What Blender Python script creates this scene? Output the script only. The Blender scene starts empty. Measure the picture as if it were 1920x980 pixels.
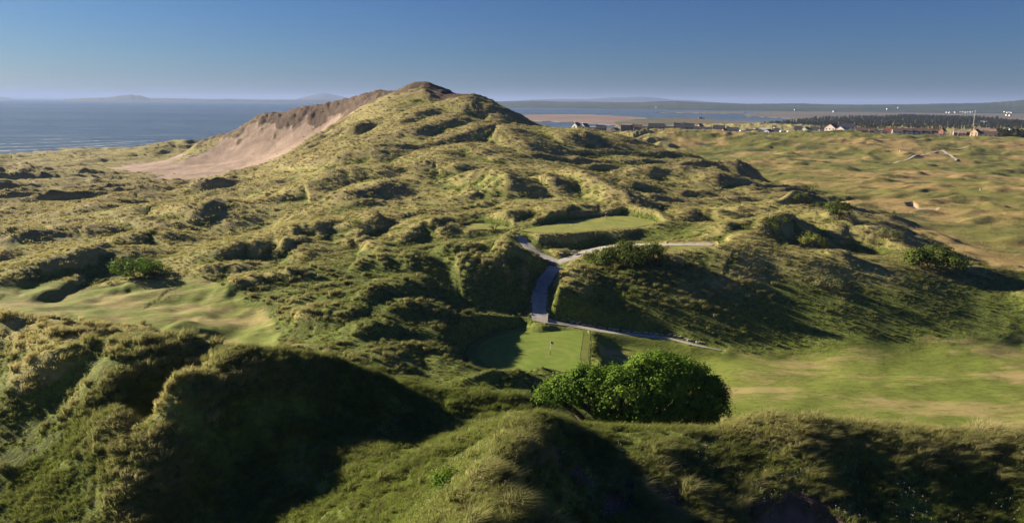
import bpy, math, random, mathutils
import numpy as np
random.seed(7); rng = np.random.default_rng(7)
R = math.radians
# ------------------------------------------------------------------ camera, sky, sun, exposure
CAM_Z = 45.0
PITCH = math.atan((490-189)/1280); ROLL = R(0.4)
sc = bpy.context.scene
cd = bpy.data.cameras.new('camera'); cam = bpy.data.objects.new('camera', cd)
sc.collection.objects.link(cam); sc.camera = cam
cam.location = (0, 0, CAM_Z); cam.rotation_euler = (mathutils.Matrix.Rotation(math.pi/2-PITCH, 3, 'X') @ mathutils.Matrix.Rotation(ROLL, 3, 'Z')).to_euler()
cd.sensor_width = 36; cd.lens = 24; cd.clip_start = 0.5; cd.clip_end = 200000
SUN_AZ = R(-66)      # from +Y (view direction), negative = left
SUN_EL = R(21.5)
SKY_CURVE = ((1.2, .085), (1.15, .132), (0.97, .280))
w = bpy.data.worlds.new("World"); sc.world = w; w.use_nodes = True
nt = w.node_tree; bg = nt.nodes['Background']
sky = nt.nodes.new('ShaderNodeTexSky'); sky.sky_type = 'NISHITA'; sky.sun_disc = False
sky.sun_elevation = SUN_EL; sky.sun_rotation = SUN_AZ
sky.altitude = 0; sky.air_density = 1.0; sky.dust_density = .4; sky.ozone_density = 4.0
sp = nt.nodes.new('ShaderNodeSeparateColor'); cb_ = nt.nodes.new('ShaderNodeCombineColor'); nt.links.new(sky.outputs[0], sp.inputs[0])   # deeper, polarised-looking blue
for i_, (g_, k_) in enumerate(SKY_CURVE):
    p_ = nt.nodes.new('ShaderNodeMath'); p_.operation = 'POWER'; p_.inputs[1].default_value = g_; q_ = nt.nodes.new('ShaderNodeMath'); q_.operation = 'MULTIPLY'; q_.inputs[1].default_value = k_
    nt.links.new(sp.outputs[i_], p_.inputs[0]); nt.links.new(p_.outputs[0], q_.inputs[0]); nt.links.new(q_.outputs[0], cb_.inputs[i_])
nt.links.new(cb_.outputs[0], bg.inputs[0]); bg.inputs[1].default_value = 0.072
sl = bpy.data.lights.new('sun', 'SUN'); sl.energy = 3.5; sl.angle = R(0.5); sl.color = (1.0, 0.85, 0.64)
so = bpy.data.objects.new('sun', sl); sc.collection.objects.link(so)
sd = mathutils.Vector((math.sin(SUN_AZ)*math.cos(SUN_EL), math.cos(SUN_AZ)*math.cos(SUN_EL), math.sin(SUN_EL)))
so.rotation_euler = sd.to_track_quat('Z', 'Y').to_euler(); so.location = (-300, 120, 200)
sc.view_settings.view_transform = 'Standard'; sc.view_settings.look = 'None'
sc.view_settings.exposure = 1.85; sc.view_settings.gamma = 1
sc.render.engine = 'CYCLES'
try:
    sc.cycles.max_bounces = 5; sc.cycles.diffuse_bounces = 3; sc.cycles.transmission_bounces = 2
    sc.cycles.transparent_max_bounces = 4; sc.cycles.volume_bounces = 0
except Exception: pass

# ------------------------------------------------------------------ terrain model
CP, SP = math.cos(PITCH), math.sin(PITCH)
def ray(px, py):
    a0 = (px-960)/1280; b0 = -(py-490)/1280
    a = a0*math.cos(ROLL)-b0*math.sin(ROLL); b = b0*math.cos(ROLL)+a0*math.sin(ROLL)
    return a, CP+b*SP, -SP+b*CP
def Z(px, py, z):
    dx, dy, dz = ray(px, py); t = (z-CAM_Z)/dz; return (dx*t, dy*t, z)
def D(px, py, d):
    dx, dy, dz = ray(px, py); t = d/dy; return (dx*t, d, CAM_Z+dz*t)
def W(px, d, z): return ((px-960)/1280*d, d, z)

def CR(px, py, z):
    # a crest seen against what lies behind it: the crest point and one just past it, a little lower
    q = Z(px, py+7, z); return [q, D(px, py+18, q[1]+3.0), D(px, py+48, q[1]+7.0)]
PTS = [
 # bottom edge and below the camera
 *[W(x, 8, 21) for x in (-1500, 960, 3400)], W(0, 22, 20), W(400, 22, 19), W(700, 20, 22), W(960, 18, 26), W(1250, 18, 17.5), W(1900, 18, 17),
 # left foreground: dark camera-facing slope under the long crest
 Z(0,975,16), Z(170,975,17.5), Z(330,975,17.5), Z(500,975,18), Z(640,975,20), Z(780,975,23.5),
 Z(0,850,18), Z(100,850,18.5), Z(190,850,20), Z(300,850,18.5), Z(450,850,19.5), Z(600,850,20), Z(720,850,21),
 Z(0,760,19), Z(100,760,20), Z(225,760,23), Z(330,760,21.5), Z(450,760,22.5), Z(600,760,22),
 Z(100,700,22), Z(190,690,23.5), Z(330,700,25.5), Z(0,690,19.5), Z(0,650,21.5),
 *CR(367,643,24.6), *CR(450,650,25.6), *CR(530,655,25.4), *CR(640,674,23.6), *CR(700,690,22), *CR(760,710,19.5), Z(820,733,17.2),
 Z(450,700,24.5), Z(560,700,24.3), Z(640,730,22), Z(720,770,20),
 *CR(229,616,22.5), *CR(163,611,22.8), *CR(82,612,22.5), *CR(0,600,22.3), Z(300,640,22.3), Z(150,660,19.5), Z(250,665,21), Z(320,640,21.5),
 # hidden hollow behind that crest
 W(450, 72, 14), W(620, 74, 12.5), W(250, 76, 13), W(50, 76, 14), W(-200, 76, 14), W(-300, 50, 19), W(760, 66, 13),
 # middle foreground gully and the lit flank
 Z(850,740,16), Z(800,820,19), Z(860,850,22.5), Z(880,950,26.5), Z(920,860,25.0), Z(965,830,25.5), Z(930,800,22.5), Z(900,760,18.5),
 Z(1000,795,24.3), Z(1040,795,23.5), Z(950,735,16), Z(1000,745,17), Z(900,980,27.0), Z(930,900,26.2), Z(955,850,25.6),
 # right foreground: east face and ridge
 Z(1080,850,21.6), Z(1010,960,23.0), Z(1100,960,21.0), Z(1200,960,20.3), Z(1150,890,21.3), Z(1300,960,19.8), Z(1450,975,19.2), Z(1600,960,19.2), Z(1900,960,19.1),
 *CR(1120,792,21.0), *CR(1200,794,20.9), *CR(1300,798,21.2), Z(1250,850,21.4), Z(1400,860,20.7), Z(1600,880,20.6), Z(1800,890,20.5),
 *CR(1400,787,22.2), *CR(1500,786,22.6), *CR(1580,788,22.6), *CR(1700,800,22.3), *CR(1800,807,22.1), *CR(1910,817,21.9),
 W(1500, 56, 13), W(1700, 55, 12), W(1900, 54, 11), W(1350, 58, 15), W(2100,50,14), W(2300,40,22), W(2300,60,9),
 # under the big bush and down to the green
 W(1100,55,16.3), W(1200,53,17.0), W(1300,53,17.0), W(1380,52,17.3), W(1200, 66, 12), W(1100, 68, 12), W(1200, 80, 7), W(1350, 70, 8),
 Z(960,722,8.6), Z(1010,732,9.2), Z(870,712,10.8), Z(905,724,10.8), Z(1060,728,7.6),
 Z(1030,690,6.6), Z(1030,640,7), Z(900,660,7), Z(1090,650,7), Z(1000,612,7.8), Z(1100,614,7.2),
 # right fairway
 Z(1200,655,5), Z(1400,690,5), Z(1400,740,5.2), Z(1600,700,5), Z(1600,760,5.5), Z(1800,720,5), Z(1900,780,5.5), Z(1900,680,5), Z(1500,770,5.5), Z(1150,640,5.5), W(2300, 80, 6), W(2300,120,8),
 Z(1300,650,5.3), Z(1500,660,5.0), Z(1700,660,5.2), Z(1900,640,5.6),
 # long bank right of the path: foot, middle, crest
 Z(1110,612,7.5), Z(1200,622,6.8), Z(1300,636,6.3), Z(1400,640,6), Z(1600,640,6.5), Z(1800,620,7),
 Z(1100,560,11), Z(1200,560,11), Z(1300,570,10.5), Z(1400,570,10.5), Z(1600,580,9.5), Z(1800,580,8.8), Z(1050,560,11.5),
 Z(1070,510,14.5), Z(1150,510,14), Z(1300,500,15), Z(1450,510,14), Z(1600,530,12.3), Z(1800,545,10.5),
 Z(1250,470,17), Z(1340,464,17.3), Z(1450,473,16.6), Z(1520,484,15.8), Z(1600,492,15.0), Z(1700,500,13.6), Z(1800,515,12), Z(1900,540,10.5),
 Z(1300,458,16.7), Z(1290,445,16.0), Z(1380,440,16), Z(1500,440,14.5), Z(1540,477,13.8), Z(1650,470,11), Z(1600,445,12.6), Z(1750,480,9.5), Z(1850,505,8),
 # path line and surroundings
 Z(1012,600,8.3), Z(1010,555,10.3), Z(1035,508,12.6), Z(1045,488,13.3), Z(990,462,14.8), Z(975,438,16.4), Z(1110,468,14.5), Z(1180,462,15.5),
 Z(1100,450,15), Z(990,520,13.4), Z(965,560,9.4), Z(950,500,15.5),
 # tee plateaus
 Z(1100,425,17), Z(1200,418,17), Z(1000,430,16.6), Z(900,425,16.4), Z(900,450,14.5), Z(1150,405,17.2), Z(1240,430,16.7), Z(1230,447,15.2),
 # left of green, hummocky middle
 Z(965,597,8.4), Z(930,600,8.9), Z(900,607,9.2), Z(850,620,10.0), Z(850,660,9.0), Z(800,680,10.6), Z(840,560,10.6), Z(900,555,10.6), Z(940,560,9.8), Z(750,620,11.4), Z(700,660,13), Z(650,620,12.5), Z(600,600,12.3),
 Z(700,560,13.5), Z(600,550,13), Z(540,600,12), Z(560,640,11.5), Z(500,630,10.3),
 Z(820,500,14.5), Z(700,500,13.8), Z(600,500,13.5), Z(500,530,12.5), Z(880,470,15.5), Z(800,440,14.5), Z(700,440,14), Z(600,450,13.5),
 # left valley fairway
 Z(250,570,10.8), Z(100,570,10.5), Z(0,560,10.5), Z(400,600,10.2), Z(330,610,10.8), Z(200,600,10.8), Z(430,560,11.5), Z(300,540,11.5), Z(60,590,11), Z(-150,580,11), Z(460,625,9.8),
 Z(100,500,12.5), Z(0,480,12.5), Z(260,515,12), Z(400,500,12.5), Z(200,480,13), Z(300,470,13), Z(450,470,13.5), Z(540,480,13), Z(-200,480,12),
 Z(100,440,12), Z(0,430,11.5), Z(250,440,12.5), Z(400,440,12.5), Z(500,430,12.5), Z(-200,430,11),
 # left plain towards the sea
 Z(0,390,10), Z(200,400,11), Z(0,350,8), Z(100,350,8), Z(0,320,6.5), Z(150,330,7), Z(300,350,8.5), Z(300,380,10), Z(400,370,11), Z(450,400,12),
 Z(0,303,4.5), Z(100,298,5), Z(200,291,6.5), Z(250,284,7.5), Z(300,272,10), Z(350,265,12.5), Z(380,268,12), Z(-150,300,6), Z(-300,350,7),
 W(200, 620, 1), W(300,600,1.0), W(0,600,-3), W(0, 530, 1.0), W(100,560,1.0), W(-100,600,-3), W(400,640,-3), W(500,640,-5), W(600,640,-6), W(700,640,-6), W(800,640,-6),W(950,700,-4), W(-600,300,4), W(-600,500,-2), W(-300,540,-3),
 # sand flat and sand face
 Z(250,310,6.8), Z(330,318,6.8), Z(400,318,7.5), Z(450,315,8.5), Z(330,300,7), Z(400,290,7.8),
 D(430,285,405), D(480,285,392), D(520,260,400), D(560,240,400), D(600,225,400), D(650,205,395), D(690,190,385), D(600,250,385), D(540,280,375), D(480,305,372), D(640,225,380),
 D(403,254,440), D(433,251,438), D(460,238,435), D(480,218,432), D(505,211,430), D(540,212,425), D(562,199,420), D(600,196,415), D(627,189,410), D(660,185,402), D(680,179,395), D(713,174,385), D(737,178,375),
 # front grass ridge of the hill, its left spur
 D(480,315,330), D(540,290,330), D(600,262,328), D(650,235,326), D(695,212,326), D(420,345,270), D(380,350,262), D(470,340,255), D(540,335,240), D(500,370,205), D(430,385,190),
 D(560,310,270), D(640,270,275), D(600,360,205), D(640,400,175), D(560,405,172), D(720,405,170), D(800,400,172), D(880,405,170), D(950,395,172),
 D(640,300,245), D(720,240,292), D(760,210,312), D(787,160,345), D(760,164,347), D(815,168,343), D(857,179,340), D(898,185,336), D(923,194,332), D(947,204,328), D(980,224,322), D(997,237,318), D(1030,241,312),
 D(720,300,240), D(720,350,205), D(800,290,248), D(800,330,220), D(800,365,198), D(850,240,285), D(850,205,312), D(787,195,322), D(900,215,308), D(950,240,296), D(900,270,262), D(900,300,240), D(900,345,205), D(940,380,183),
 D(1000,290,250), D(1000,320,222), D(1000,350,203), D(1000,380,183), D(1060,330,218), D(1100,345,205), D(1080,385,180), D(1180,385,182), D(1230,410,170), D(1150,360,196), D(1060,280,262), D(1100,300,255),
 D(1055,242,306), D(1096,243,298), D(1120,249,295), D(1155,254,290), D(1192,266,286), D(1228,276,283), D(1265,288,280), D(1311,297,275), D(1340,309,270), D(1407,328,262),
 D(1150,290,262), D(1200,320,242), D(1250,350,220), D(1300,370,205), D(1300,330,238), D(1380,360,215), D(1350,400,184), D(1450,400,182), D(1480,360,225), D(1550,390,196), D(1600,420,176), D(1300,410,174), D(1680,440,160), D(1240,300,268),
 # hidden ground behind the hill
 *[W(x, 450, 8) for x in (650, 750, 850, 950)], W(560,470,4), W(480,480,3), *[W(x, 380, 10) for x in (1000, 1100)], W(1200, 360, 9), W(1300, 340, 8), W(1400, 310, 8), W(1500,262,8.5),
 # right plain
 Z(1300,282,8), Z(1400,300,7.5), Z(1500,300,7), *[D(x, y, 590) for x, y in ((1200,253),(1250,246),(1320,248.5),(1400,251),(1500,250),(1570,248.5),(1650,252),(1750,257),(1850,258),(1920,260))], *[D(x, y, 660) for x, y in ((1100,252),(1200,253),(1250,248),(1320,250),(1400,252.5),(1500,251.5),(1570,250),(1650,253.5),(1750,258.5),(1850,259),(1920,261))], *[D(x, y, 760) for x, y in ((1100,250),(1200,249),(1250,247),(1320,248),(1400,249.5),(1500,248),(1570,247),(1650,250),(1750,254),(1850,255),(1920,256))], Z(1600,300,7), Z(1800,300,7.5), Z(1900,300,7), Z(1600,340,7), Z(1750,340,7), Z(1900,350,7), Z(1700,390,6.5), Z(1850,400,6.5),
 Z(1750,430,6.5), Z(1900,440,6.5), Z(1850,470,6.5), Z(1910,500,7), Z(2100,400,7), Z(2100,300,7), Z(2100,275,7), Z(2200,500,8),
 W(1000,760,2), W(2200,760,5), *[W(x, 940, -5) for x in (900,1000,1200,1350)], *[W(x,1000,3) for x in (1550,1800,2200)], *[W(x,1500,2.5) for x in (1550,1800,2200)], *[W(x,1500,-6) for x in (900,1100,1400)], D(1420,235,1100),
]
P3 = np.array(PTS)
def uv(x, y):
    return np.arctan2(x, np.maximum(y, 1e-6)), np.log(np.maximum(np.hypot(x, y), 1.0))
def tps(u, v, cu, cv, wts, aff):
    out = aff[0]+aff[1]*u+aff[2]*v
    for i in range(len(cu)):
        r2 = (u-cu[i])**2+(v-cv[i])**2
        out = out + wts[i]*0.5*r2*np.log(r2+1e-12)
    return out
cu, cv = uv(P3[:,0], P3[:,1]); n = len(cu)
r2 = (cu[:,None]-cu[None])**2+(cv[:,None]-cv[None])**2
K = 0.5*r2*np.log(r2+1e-12)+np.eye(n)*2e-4
A = np.zeros((n+3, n+3)); A[:n,:n] = K; A[:n,n] = 1; A[:n,n+1] = cu; A[:n,n+2] = cv; A[n:,:n] = A[:n,n:].T
sol = np.linalg.solve(A, np.concatenate([P3[:,2], np.zeros(3)]))
GU = np.linspace(-0.95, 0.95, 420); GV = np.linspace(math.log(6), math.log(1700), 420)
gu, gv = np.meshgrid(GU, GV, indexing='ij')
GRID = np.clip(tps(gu, gv, cu, cv, sol[:n], sol[n:]), -6, 60)
def base(x, y):
    """smooth ground height"""
    x = np.asarray(x, float); y = np.asarray(y, float)
    u = np.arctan2(x, y); v = np.log(np.maximum(np.hypot(x, y), 6))
    fu = np.clip((u-GU[0])/(GU[1]-GU[0]), 0, len(GU)-1.001); fv = np.clip((v-GV[0])/(GV[1]-GV[0]), 0, len(GV)-1.001)
    i = fu.astype(int); j = fv.astype(int); a = fu-i; b = fv-j
    h = (GRID[i,j]*(1-a)+GRID[i+1,j]*a)*(1-b)+(GRID[i,j+1]*(1-a)+GRID[i+1,j+1]*a)*b
    k = np.clip((np.abs(u)-0.85)/0.4, 0, 1)              # behind the view the dunes settle
    rr = np.hypot(x, y)
    return h*(1-k)+k*np.where(rr < 400, 14, 5)

_perm = rng.permutation(512).astype(np.int64); _perm = np.concatenate([_perm, _perm])
_ang = rng.random(512)*2*math.pi; _gx, _gy = np.cos(_ang), np.sin(_ang)
def noise(x, y, seed=0):
    x = np.asarray(x, float)+seed*17.31; y = np.asarray(y, float)-seed*9.77
    xi = np.floor(x).astype(np.int64); yi = np.floor(y).astype(np.int64); xf = x-xi; yf = y-yi
    def g(ix, iy, dx, dy):
        h = _perm[(_perm[ix & 511]+iy) & 511]; return _gx[h]*dx+_gy[h]*dy
    sx = xf*xf*xf*(xf*(xf*6-15)+10); sy = yf*yf*yf*(yf*(yf*6-15)+10)
    a = g(xi, yi, xf, yf); b = g(xi+1, yi, xf-1, yf); c = g(xi, yi+1, xf, yf-1); d = g(xi+1, yi+1, xf-1, yf-1)
    return 1.5*((a*(1-sx)+b*sx)*(1-sy)+(c*(1-sx)+d*sx)*sy)
def fbm(x, y, o=3, seed=0):
    s = 0; a = 1; t = 0
    for k in range(o): s = s+a*noise(x*2**k, y*2**k, seed+k); t += a; a *= .5
    return s/t
def ss(e0, e1, x):
    t = np.clip((x-e0)/(e1-e0), 0, 1); return t*t*(3-2*t)

def on_base(px, py, h=0.0, dmin=14):
    dx, dy, dz = ray(px, py); t = np.exp(np.linspace(math.log(dmin), math.log(1600), 3000))
    X, Y, ZZ = dx*t, dy*t, CAM_Z+dz*t
    hit = np.nonzero(ZZ < base(X, Y)+h)[0]
    i = hit[0] if len(hit) else len(t)-1
    return (X[i], Y[i], ZZ[i])

def seg_dist(x, y, P):
    """distance, signed side (+ = far/left side), and arclength parameter to a polyline"""
    best = np.full(x.shape, 1e9); side = np.zeros(x.shape); par = np.zeros(x.shape); m = len(P)-1
    for i in range(m):
        ax, ay = P[i][0], P[i][1]; bx, by = P[i+1][0]-ax, P[i+1][1]-ay; L = bx*bx+by*by+1e-9
        t = np.clip(((x-ax)*bx+(y-ay)*by)/L, 0, 1); ddx = x-ax-t*bx; ddy = y-ay-t*by
        d = np.hypot(ddx, ddy); c = (bx*(y-ay)-by*(x-ax)); k = d < best
        best = np.where(k, d, best); side = np.where(k, np.sign(c), side); par = np.where(k, (i+t)/m, par)
    return best, side, par
def poly_sdf(x, y, P):
    """signed distance to a polygon (negative inside)"""
    d, _, _ = seg_dist(x, y, list(P)+[P[0]])
    ins = np.zeros(x.shape, bool); m = len(P)
    for i in range(m):
        x1, y1 = P[i][:2]; x2, y2 = P[(i+1) % m][:2]
        if y1 == y2: continue
        c = ((y1 > y) != (y2 > y)) & (x < (x2-x1)*(y-y1)/(y2-y1)+x1); ins ^= c
    return np.where(ins, -d, d)

# dune ridges seen one by one: crest polyline, height, width near side, width far side
RIDGE_SRC = [
 # left plain
 ([(150,402),(180,380),(215,363),(260,356),(310,363)], 2.6, 8, 14),
 ([(180,404),(233,394),(300,384),(360,388),(433,391),(533,396)], 3.2, 8, 12),
 ([(-40,436),(0,431),(40,433),(80,440)], 3.2, 6, 9),
 ([(60,434),(110,428),(170,426),(200,432)], 2.2, 4, 9),
 ([(190,421),(240,414),(290,418),(350,430)], 2.0, 3.5, 9),
 ([(225,452),(260,438),(295,433),(335,445)], 2.4, 4.5, 7),
 ([(15,522),(40,502),(75,490),(130,480),(170,466),(215,463),(265,477)], 2.8, 5, 9),
 ([(345,502),(400,472),(450,456),(520,453),(560,456),(588,472)], 3.0, 5, 9),
 ([(355,522),(400,501),(425,496),(452,507)], 1.8, 4, 5),
 ([(530,452),(550,427),(590,426),(640,437)], 2.2, 4, 7),
 ([(375,537),(430,531),(500,516),(560,506),(620,512)], 1.6, 3.5, 6),
 ([(25,557),(80,547),(140,522),(165,519)], .9, 2, 5),
 ([(180,551),(215,537),(260,533),(340,526),(368,534)], .8, 1.8, 4),
 ([(290,625),(330,615),(375,600),(386,583)], .8, 2.0, 4),
 ([(-30,610),(40,602),(100,603),(160,606)], 1.0, 2, 4),
 ([(540,610),(580,590),(640,585),(690,590)], 1.8, 3.5, 5),
 # middle
 ([(640,461),(661,450),(685,452),(710,464),(748,471)], 1.9, 3.6, 5),
 ([(660,440),(680,425),(709,402),(724,397)], 2.6, 5, 7),
 ([(723,454),(754,438),(786,421),(806,416),(826,421),(838,440)], 2.6, 4, 7),
 ([(640,482),(682,485),(744,480),(796,482),(841,488)], 1.8, 4, 5),
 ([(820,475),(848,459),(876,459),(884,466)], 2.0, 3.5, 4.5),
 ([(880,464),(914,452),(937,454),(955,470),(968,488)], 2.2, 4, 4.5),
 ([(640,534),(692,539),(744,537),(779,530),(848,523)], 1.8, 4, 5),
 ([(841,509),(862,499),(904,509),(945,534)], 2.0, 4, 4.5),
 ([(900,566),(931,551),(970,542),(994,541)], 1.6, 4, 3.5),
 ([(987,560),(990,540),(1006,519),(1024,499),(1030,492)], 2.0, 1.8, 3.5),
 ([(620,618),(668,612),(709,605),(744,605),(800,600)], 1.5, 3.2, 4.5),
 ([(723,658),(761,648),(803,655),(834,676),(883,690),(917,697)], 1.0, 3.2, 4.0),
 ([(700,578),(760,570),(820,575),(870,585)], 1.4, 3, 4.5),
 ([(975,583),(940,592),(900,602),(850,608),(828,622),(830,645),(850,668)], .7, 4.5, 4.0),
 # beside the path, right
 ([(1060,522),(1050,545),(1043,570),(1048,590)], 1.2, 3, 1.6),
 # behind the tee
 ([(925,408),(950,400),(985,393),(1005,391)], 1.8, 3, 5),
 ([(1010,418),(1030,402),(1055,390),(1080,388),(1090,400)], 1.3, 4, 5),
 ([(1075,396),(1100,384),(1130,383),(1150,395)], 1.4, 4, 6),
 ([(1155,398),(1170,391),(1185,392),(1205,405)], 2.0, 3.5, 4),
 # the big dune
 ([(470,322),(540,302),(600,300),(650,305)], 1.6, 5, 12),
 ([(590,305),(650,290),(700,285),(730,300)], 2.5, 6, 12),
 ([(560,330),(570,345),(640,325),(700,318),(740,330)], 3, 8, 14),
 ([(600,372),(660,360),(720,345),(780,350)], 2.5, 6, 10),
 ([(770,330),(795,307),(820,301),(850,306),(870,325)], 3.2, 9, 13),
 ([(850,310),(890,318),(930,325),(965,345),(975,352)], 4, 7, 10),
 ([(740,318),(790,298),(830,288),(880,278),(930,290),(975,300)], 3, 9, 12),
 ([(740,262),(800,240),(850,228),(900,232)], 2.5, 7, 14),
 ([(830,262),(880,244),(930,238),(980,262),(1010,290)], 3.5, 9, 12),
 ([(850,200),(880,192),(930,205),(980,232)], 3, 8, 12),
 ([(720,250),(760,222),(800,205),(830,195)], 2.2, 7, 10),
 ([(975,345),(1010,332),(1035,336),(1060,352)], 3.5, 6, 7),
 ([(1000,300),(1060,312),(1100,330),(1150,355),(1200,385),(1245,415)], 3.2, 7, 7),
 ([(1040,262),(1080,250),(1120,258)], 2.4, 8, 10),
 # rough hills right of the tee
 ([(1250,405),(1300,395),(1350,400),(1400,412)], 2.2, 4, 7),
 ([(1330,430),(1370,420),(1410,415),(1450,412)], 2.6, 4, 6),
 ([(1380,440),(1430,415),(1470,405),(1500,412),(1530,425)], 3.2, 5, 6),
 ([(1530,425),(1580,428),(1630,432),(1660,442)], 2.4, 5, 5),
 ([(1500,390),(1560,402),(1620,418),(1660,428)], 1.8, 4, 4),
 ([(1560,478),(1575,472),(1600,474)], 1.2, 3, 3),
]
RIDGES = []
for pts, h, wn, wf in RIDGE_SRC:
    P = [on_base(px, py, h) for px, py in pts]
    if P[0][0] > P[-1][0]: P = P[::-1]                    # run left to right: + side is the far side
    RIDGES.append((P, h, wn, wf))

# ---- flat and mown places
def Pl(pts, z): return [Z(px, py, z) for px, py in pts]
GREEN = Pl([(985,613),(1045,612),(1104,614),(1107,640),(1104,668),(1106,688),(1085,703),(1055,711),(1010,709),(960,702),(905,696),(880,681),(873,660),(885,642),(925,624)], 7.0)
TEE = Pl([(962,433),(1010,424),(1060,415),(1110,408),(1170,404),(1222,412),(1238,420),(1180,428),(1120,432),(1075,437),(1010,438)], 17.0)
TEE_SMALL = Pl([(868,424),(890,419),(920,420),(952,426),(944,430),(880,430)], 16.4)
TEE_RIGHT = Pl([(1505,474),(1530,470),(1566,476),(1552,488),(1520,486)], 14.0)
STRIP = Pl([(1250,452),(1345,452),(1350,461),(1320,466),(1250,470)], 16.7)
FLATS = [(GREEN, 7.0, 0.6, 2.2), (TEE, 17.0, 0.8, 2.0), (TEE_SMALL, 16.4, 0.4, 1.6), (TEE_RIGHT, 14.0, 0.5, 2.5), (STRIP, 16.7, 1.0, 2.5)]
FAIR_R = Pl([(1115,640),(1200,634),(1300,650),(1420,662),(1560,655),(1750,648),(1920,640),(2150,636),(2200,900),(1900,900),(1500,860),(1300,800),(1140,760)], 5.2)
FAIR_L = Pl([(-200,540),(20,545),(110,540),(190,545),(300,532),(400,545),(440,565),(500,590),(530,625),(520,665),(400,665),(330,640),(240,612),(100,592),(-200,600)], 10.8)
PLAIN = Pl([(1200,258),(1290,290),(1400,322),(1500,345),(1620,390),(1720,440),(1800,480),(1930,510),(2400,560),(2600,262),(1920,250),(1500,247)], 7.0)
SAND_FLAT = [on_base(px, py) for px, py in [(205,316),(240,306),(300,301),(340,296),(400,283),(402,268),(425,256),(455,250),(480,232),(520,216),(560,212),(600,203),(640,196),(690,186),(722,188)]] + [D(700,207,372), D(650,226,372), D(600,252,366), D(540,284,356), D(480,308,350), Z(430,325,7.5), Z(370,333,7.5), Z(290,326,7)]
BUNKER = Pl([(1697,381),(1712,379),(1722,385),(1745,387),(1761,388),(1756,391),(1725,391),(1705,386)], 6.6)
HOLLOW = Pl([(1405,975),(1412,955),(1440,944),(1500,941),(1560,950),(1590,972),(1600,1010),(1400,1010)], 19.6)
FORE_SCARS = [([(1800,497),(1835,500),(1870,497),(1935,499)], 1.6),([(1663,306),(1690,302)],2), ([(1240,926),(1262,938)], .7), ([(725,252),(712,276),(698,302),(680,330)], 1.2), ([(0,640),(50,632),(85,622)], .8), ([(1370,455),(1385,446)], 1.2),
 ([(1040,850),(1060,870),(1075,880)], 1.0), ([(1150,960),(1160,930),(1200,910),(1240,925)], .8), ([(1415,985),(1450,960),(1530,955),(1590,985)], 1.0)]

BANK = Pl([(1110,600),(1075,520),(1240,478),(1345,470),(1500,492),(1800,520),(1960,570),(1960,640),(1500,650),(1250,625)], 10)
RIM = [D(403,254,440), D(433,251,438), D(460,238,435), D(480,218,432), D(505,211,430), D(540,212,425), D(562,199,420), D(600,196,415), D(627,189,410), D(660,185,402), D(680,179,395), D(713,174,385), D(737,178,375), D(760,165,349), D(787,160,345), D(815,168,343), D(840,190,330)]
def spline(P, step):
    """dense polyline through 3-D nodes (Catmull-Rom)"""
    P = np.array(P, float); Q = np.vstack([2*P[0]-P[1], P, 2*P[-1]-P[-2]]); out = []
    for i in range(1, len(Q)-2):
        k = max(2, int(np.linalg.norm(Q[i+1]-Q[i])/step))
        for t in np.arange(k)/k:
            out.append(.5*(2*Q[i]+(Q[i+1]-Q[i-1])*t+(2*Q[i-1]-5*Q[i]+4*Q[i+1]-Q[i+2])*t*t+(3*Q[i]-Q[i-1]-3*Q[i+1]+Q[i+2])*t**3))
    out.append(Q[-2]); return np.array(out)
PATH_MAIN = [Z(1008,612,7.3), Z(1012,598,8.3), Z(1011,575,9.3), Z(1012,550,10.4), Z(1022,525,11.6), Z(1036,506,12.6), Z(1046,491,13.2)]
PATH_WEST = [Z(1046,491,13.2), Z(1020,480,13.6), Z(998,468,14.4), Z(982,453,15.4), Z(974,441,16.5)]
PATH_EAST = [Z(1046,491,13.2), Z(1076,481,13.6), Z(1108,469,14.3), Z(1150,461,15.2), Z(1200,458,16.0), Z(1260,458,16.6), Z(1338,457,16.7)]
PATH_LOW = [Z(1014,601,8.2), Z(1060,607,7.5), Z(1110,616,7.1), Z(1150,622,6.8), Z(1200,628,6.4), Z(1250,633,6.2), Z(1300,645,5.8), Z(1352,656,5.3)]
PATHS = [(PATH_MAIN, 1.35), (PATH_WEST, 1.15), (PATH_EAST, 1.1), (PATH_LOW, .75)]
PATHS = [(spline(p, .8), hw) for p, hw in PATHS]
APRON = [Z(992,612,7.4), Z(1000,595,8.4), Z(1024,594,8.4), Z(1040,601,8.0), Z(1066,608,7.4), Z(1108,615,7.1), Z(1040,613,7.3)]

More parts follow.
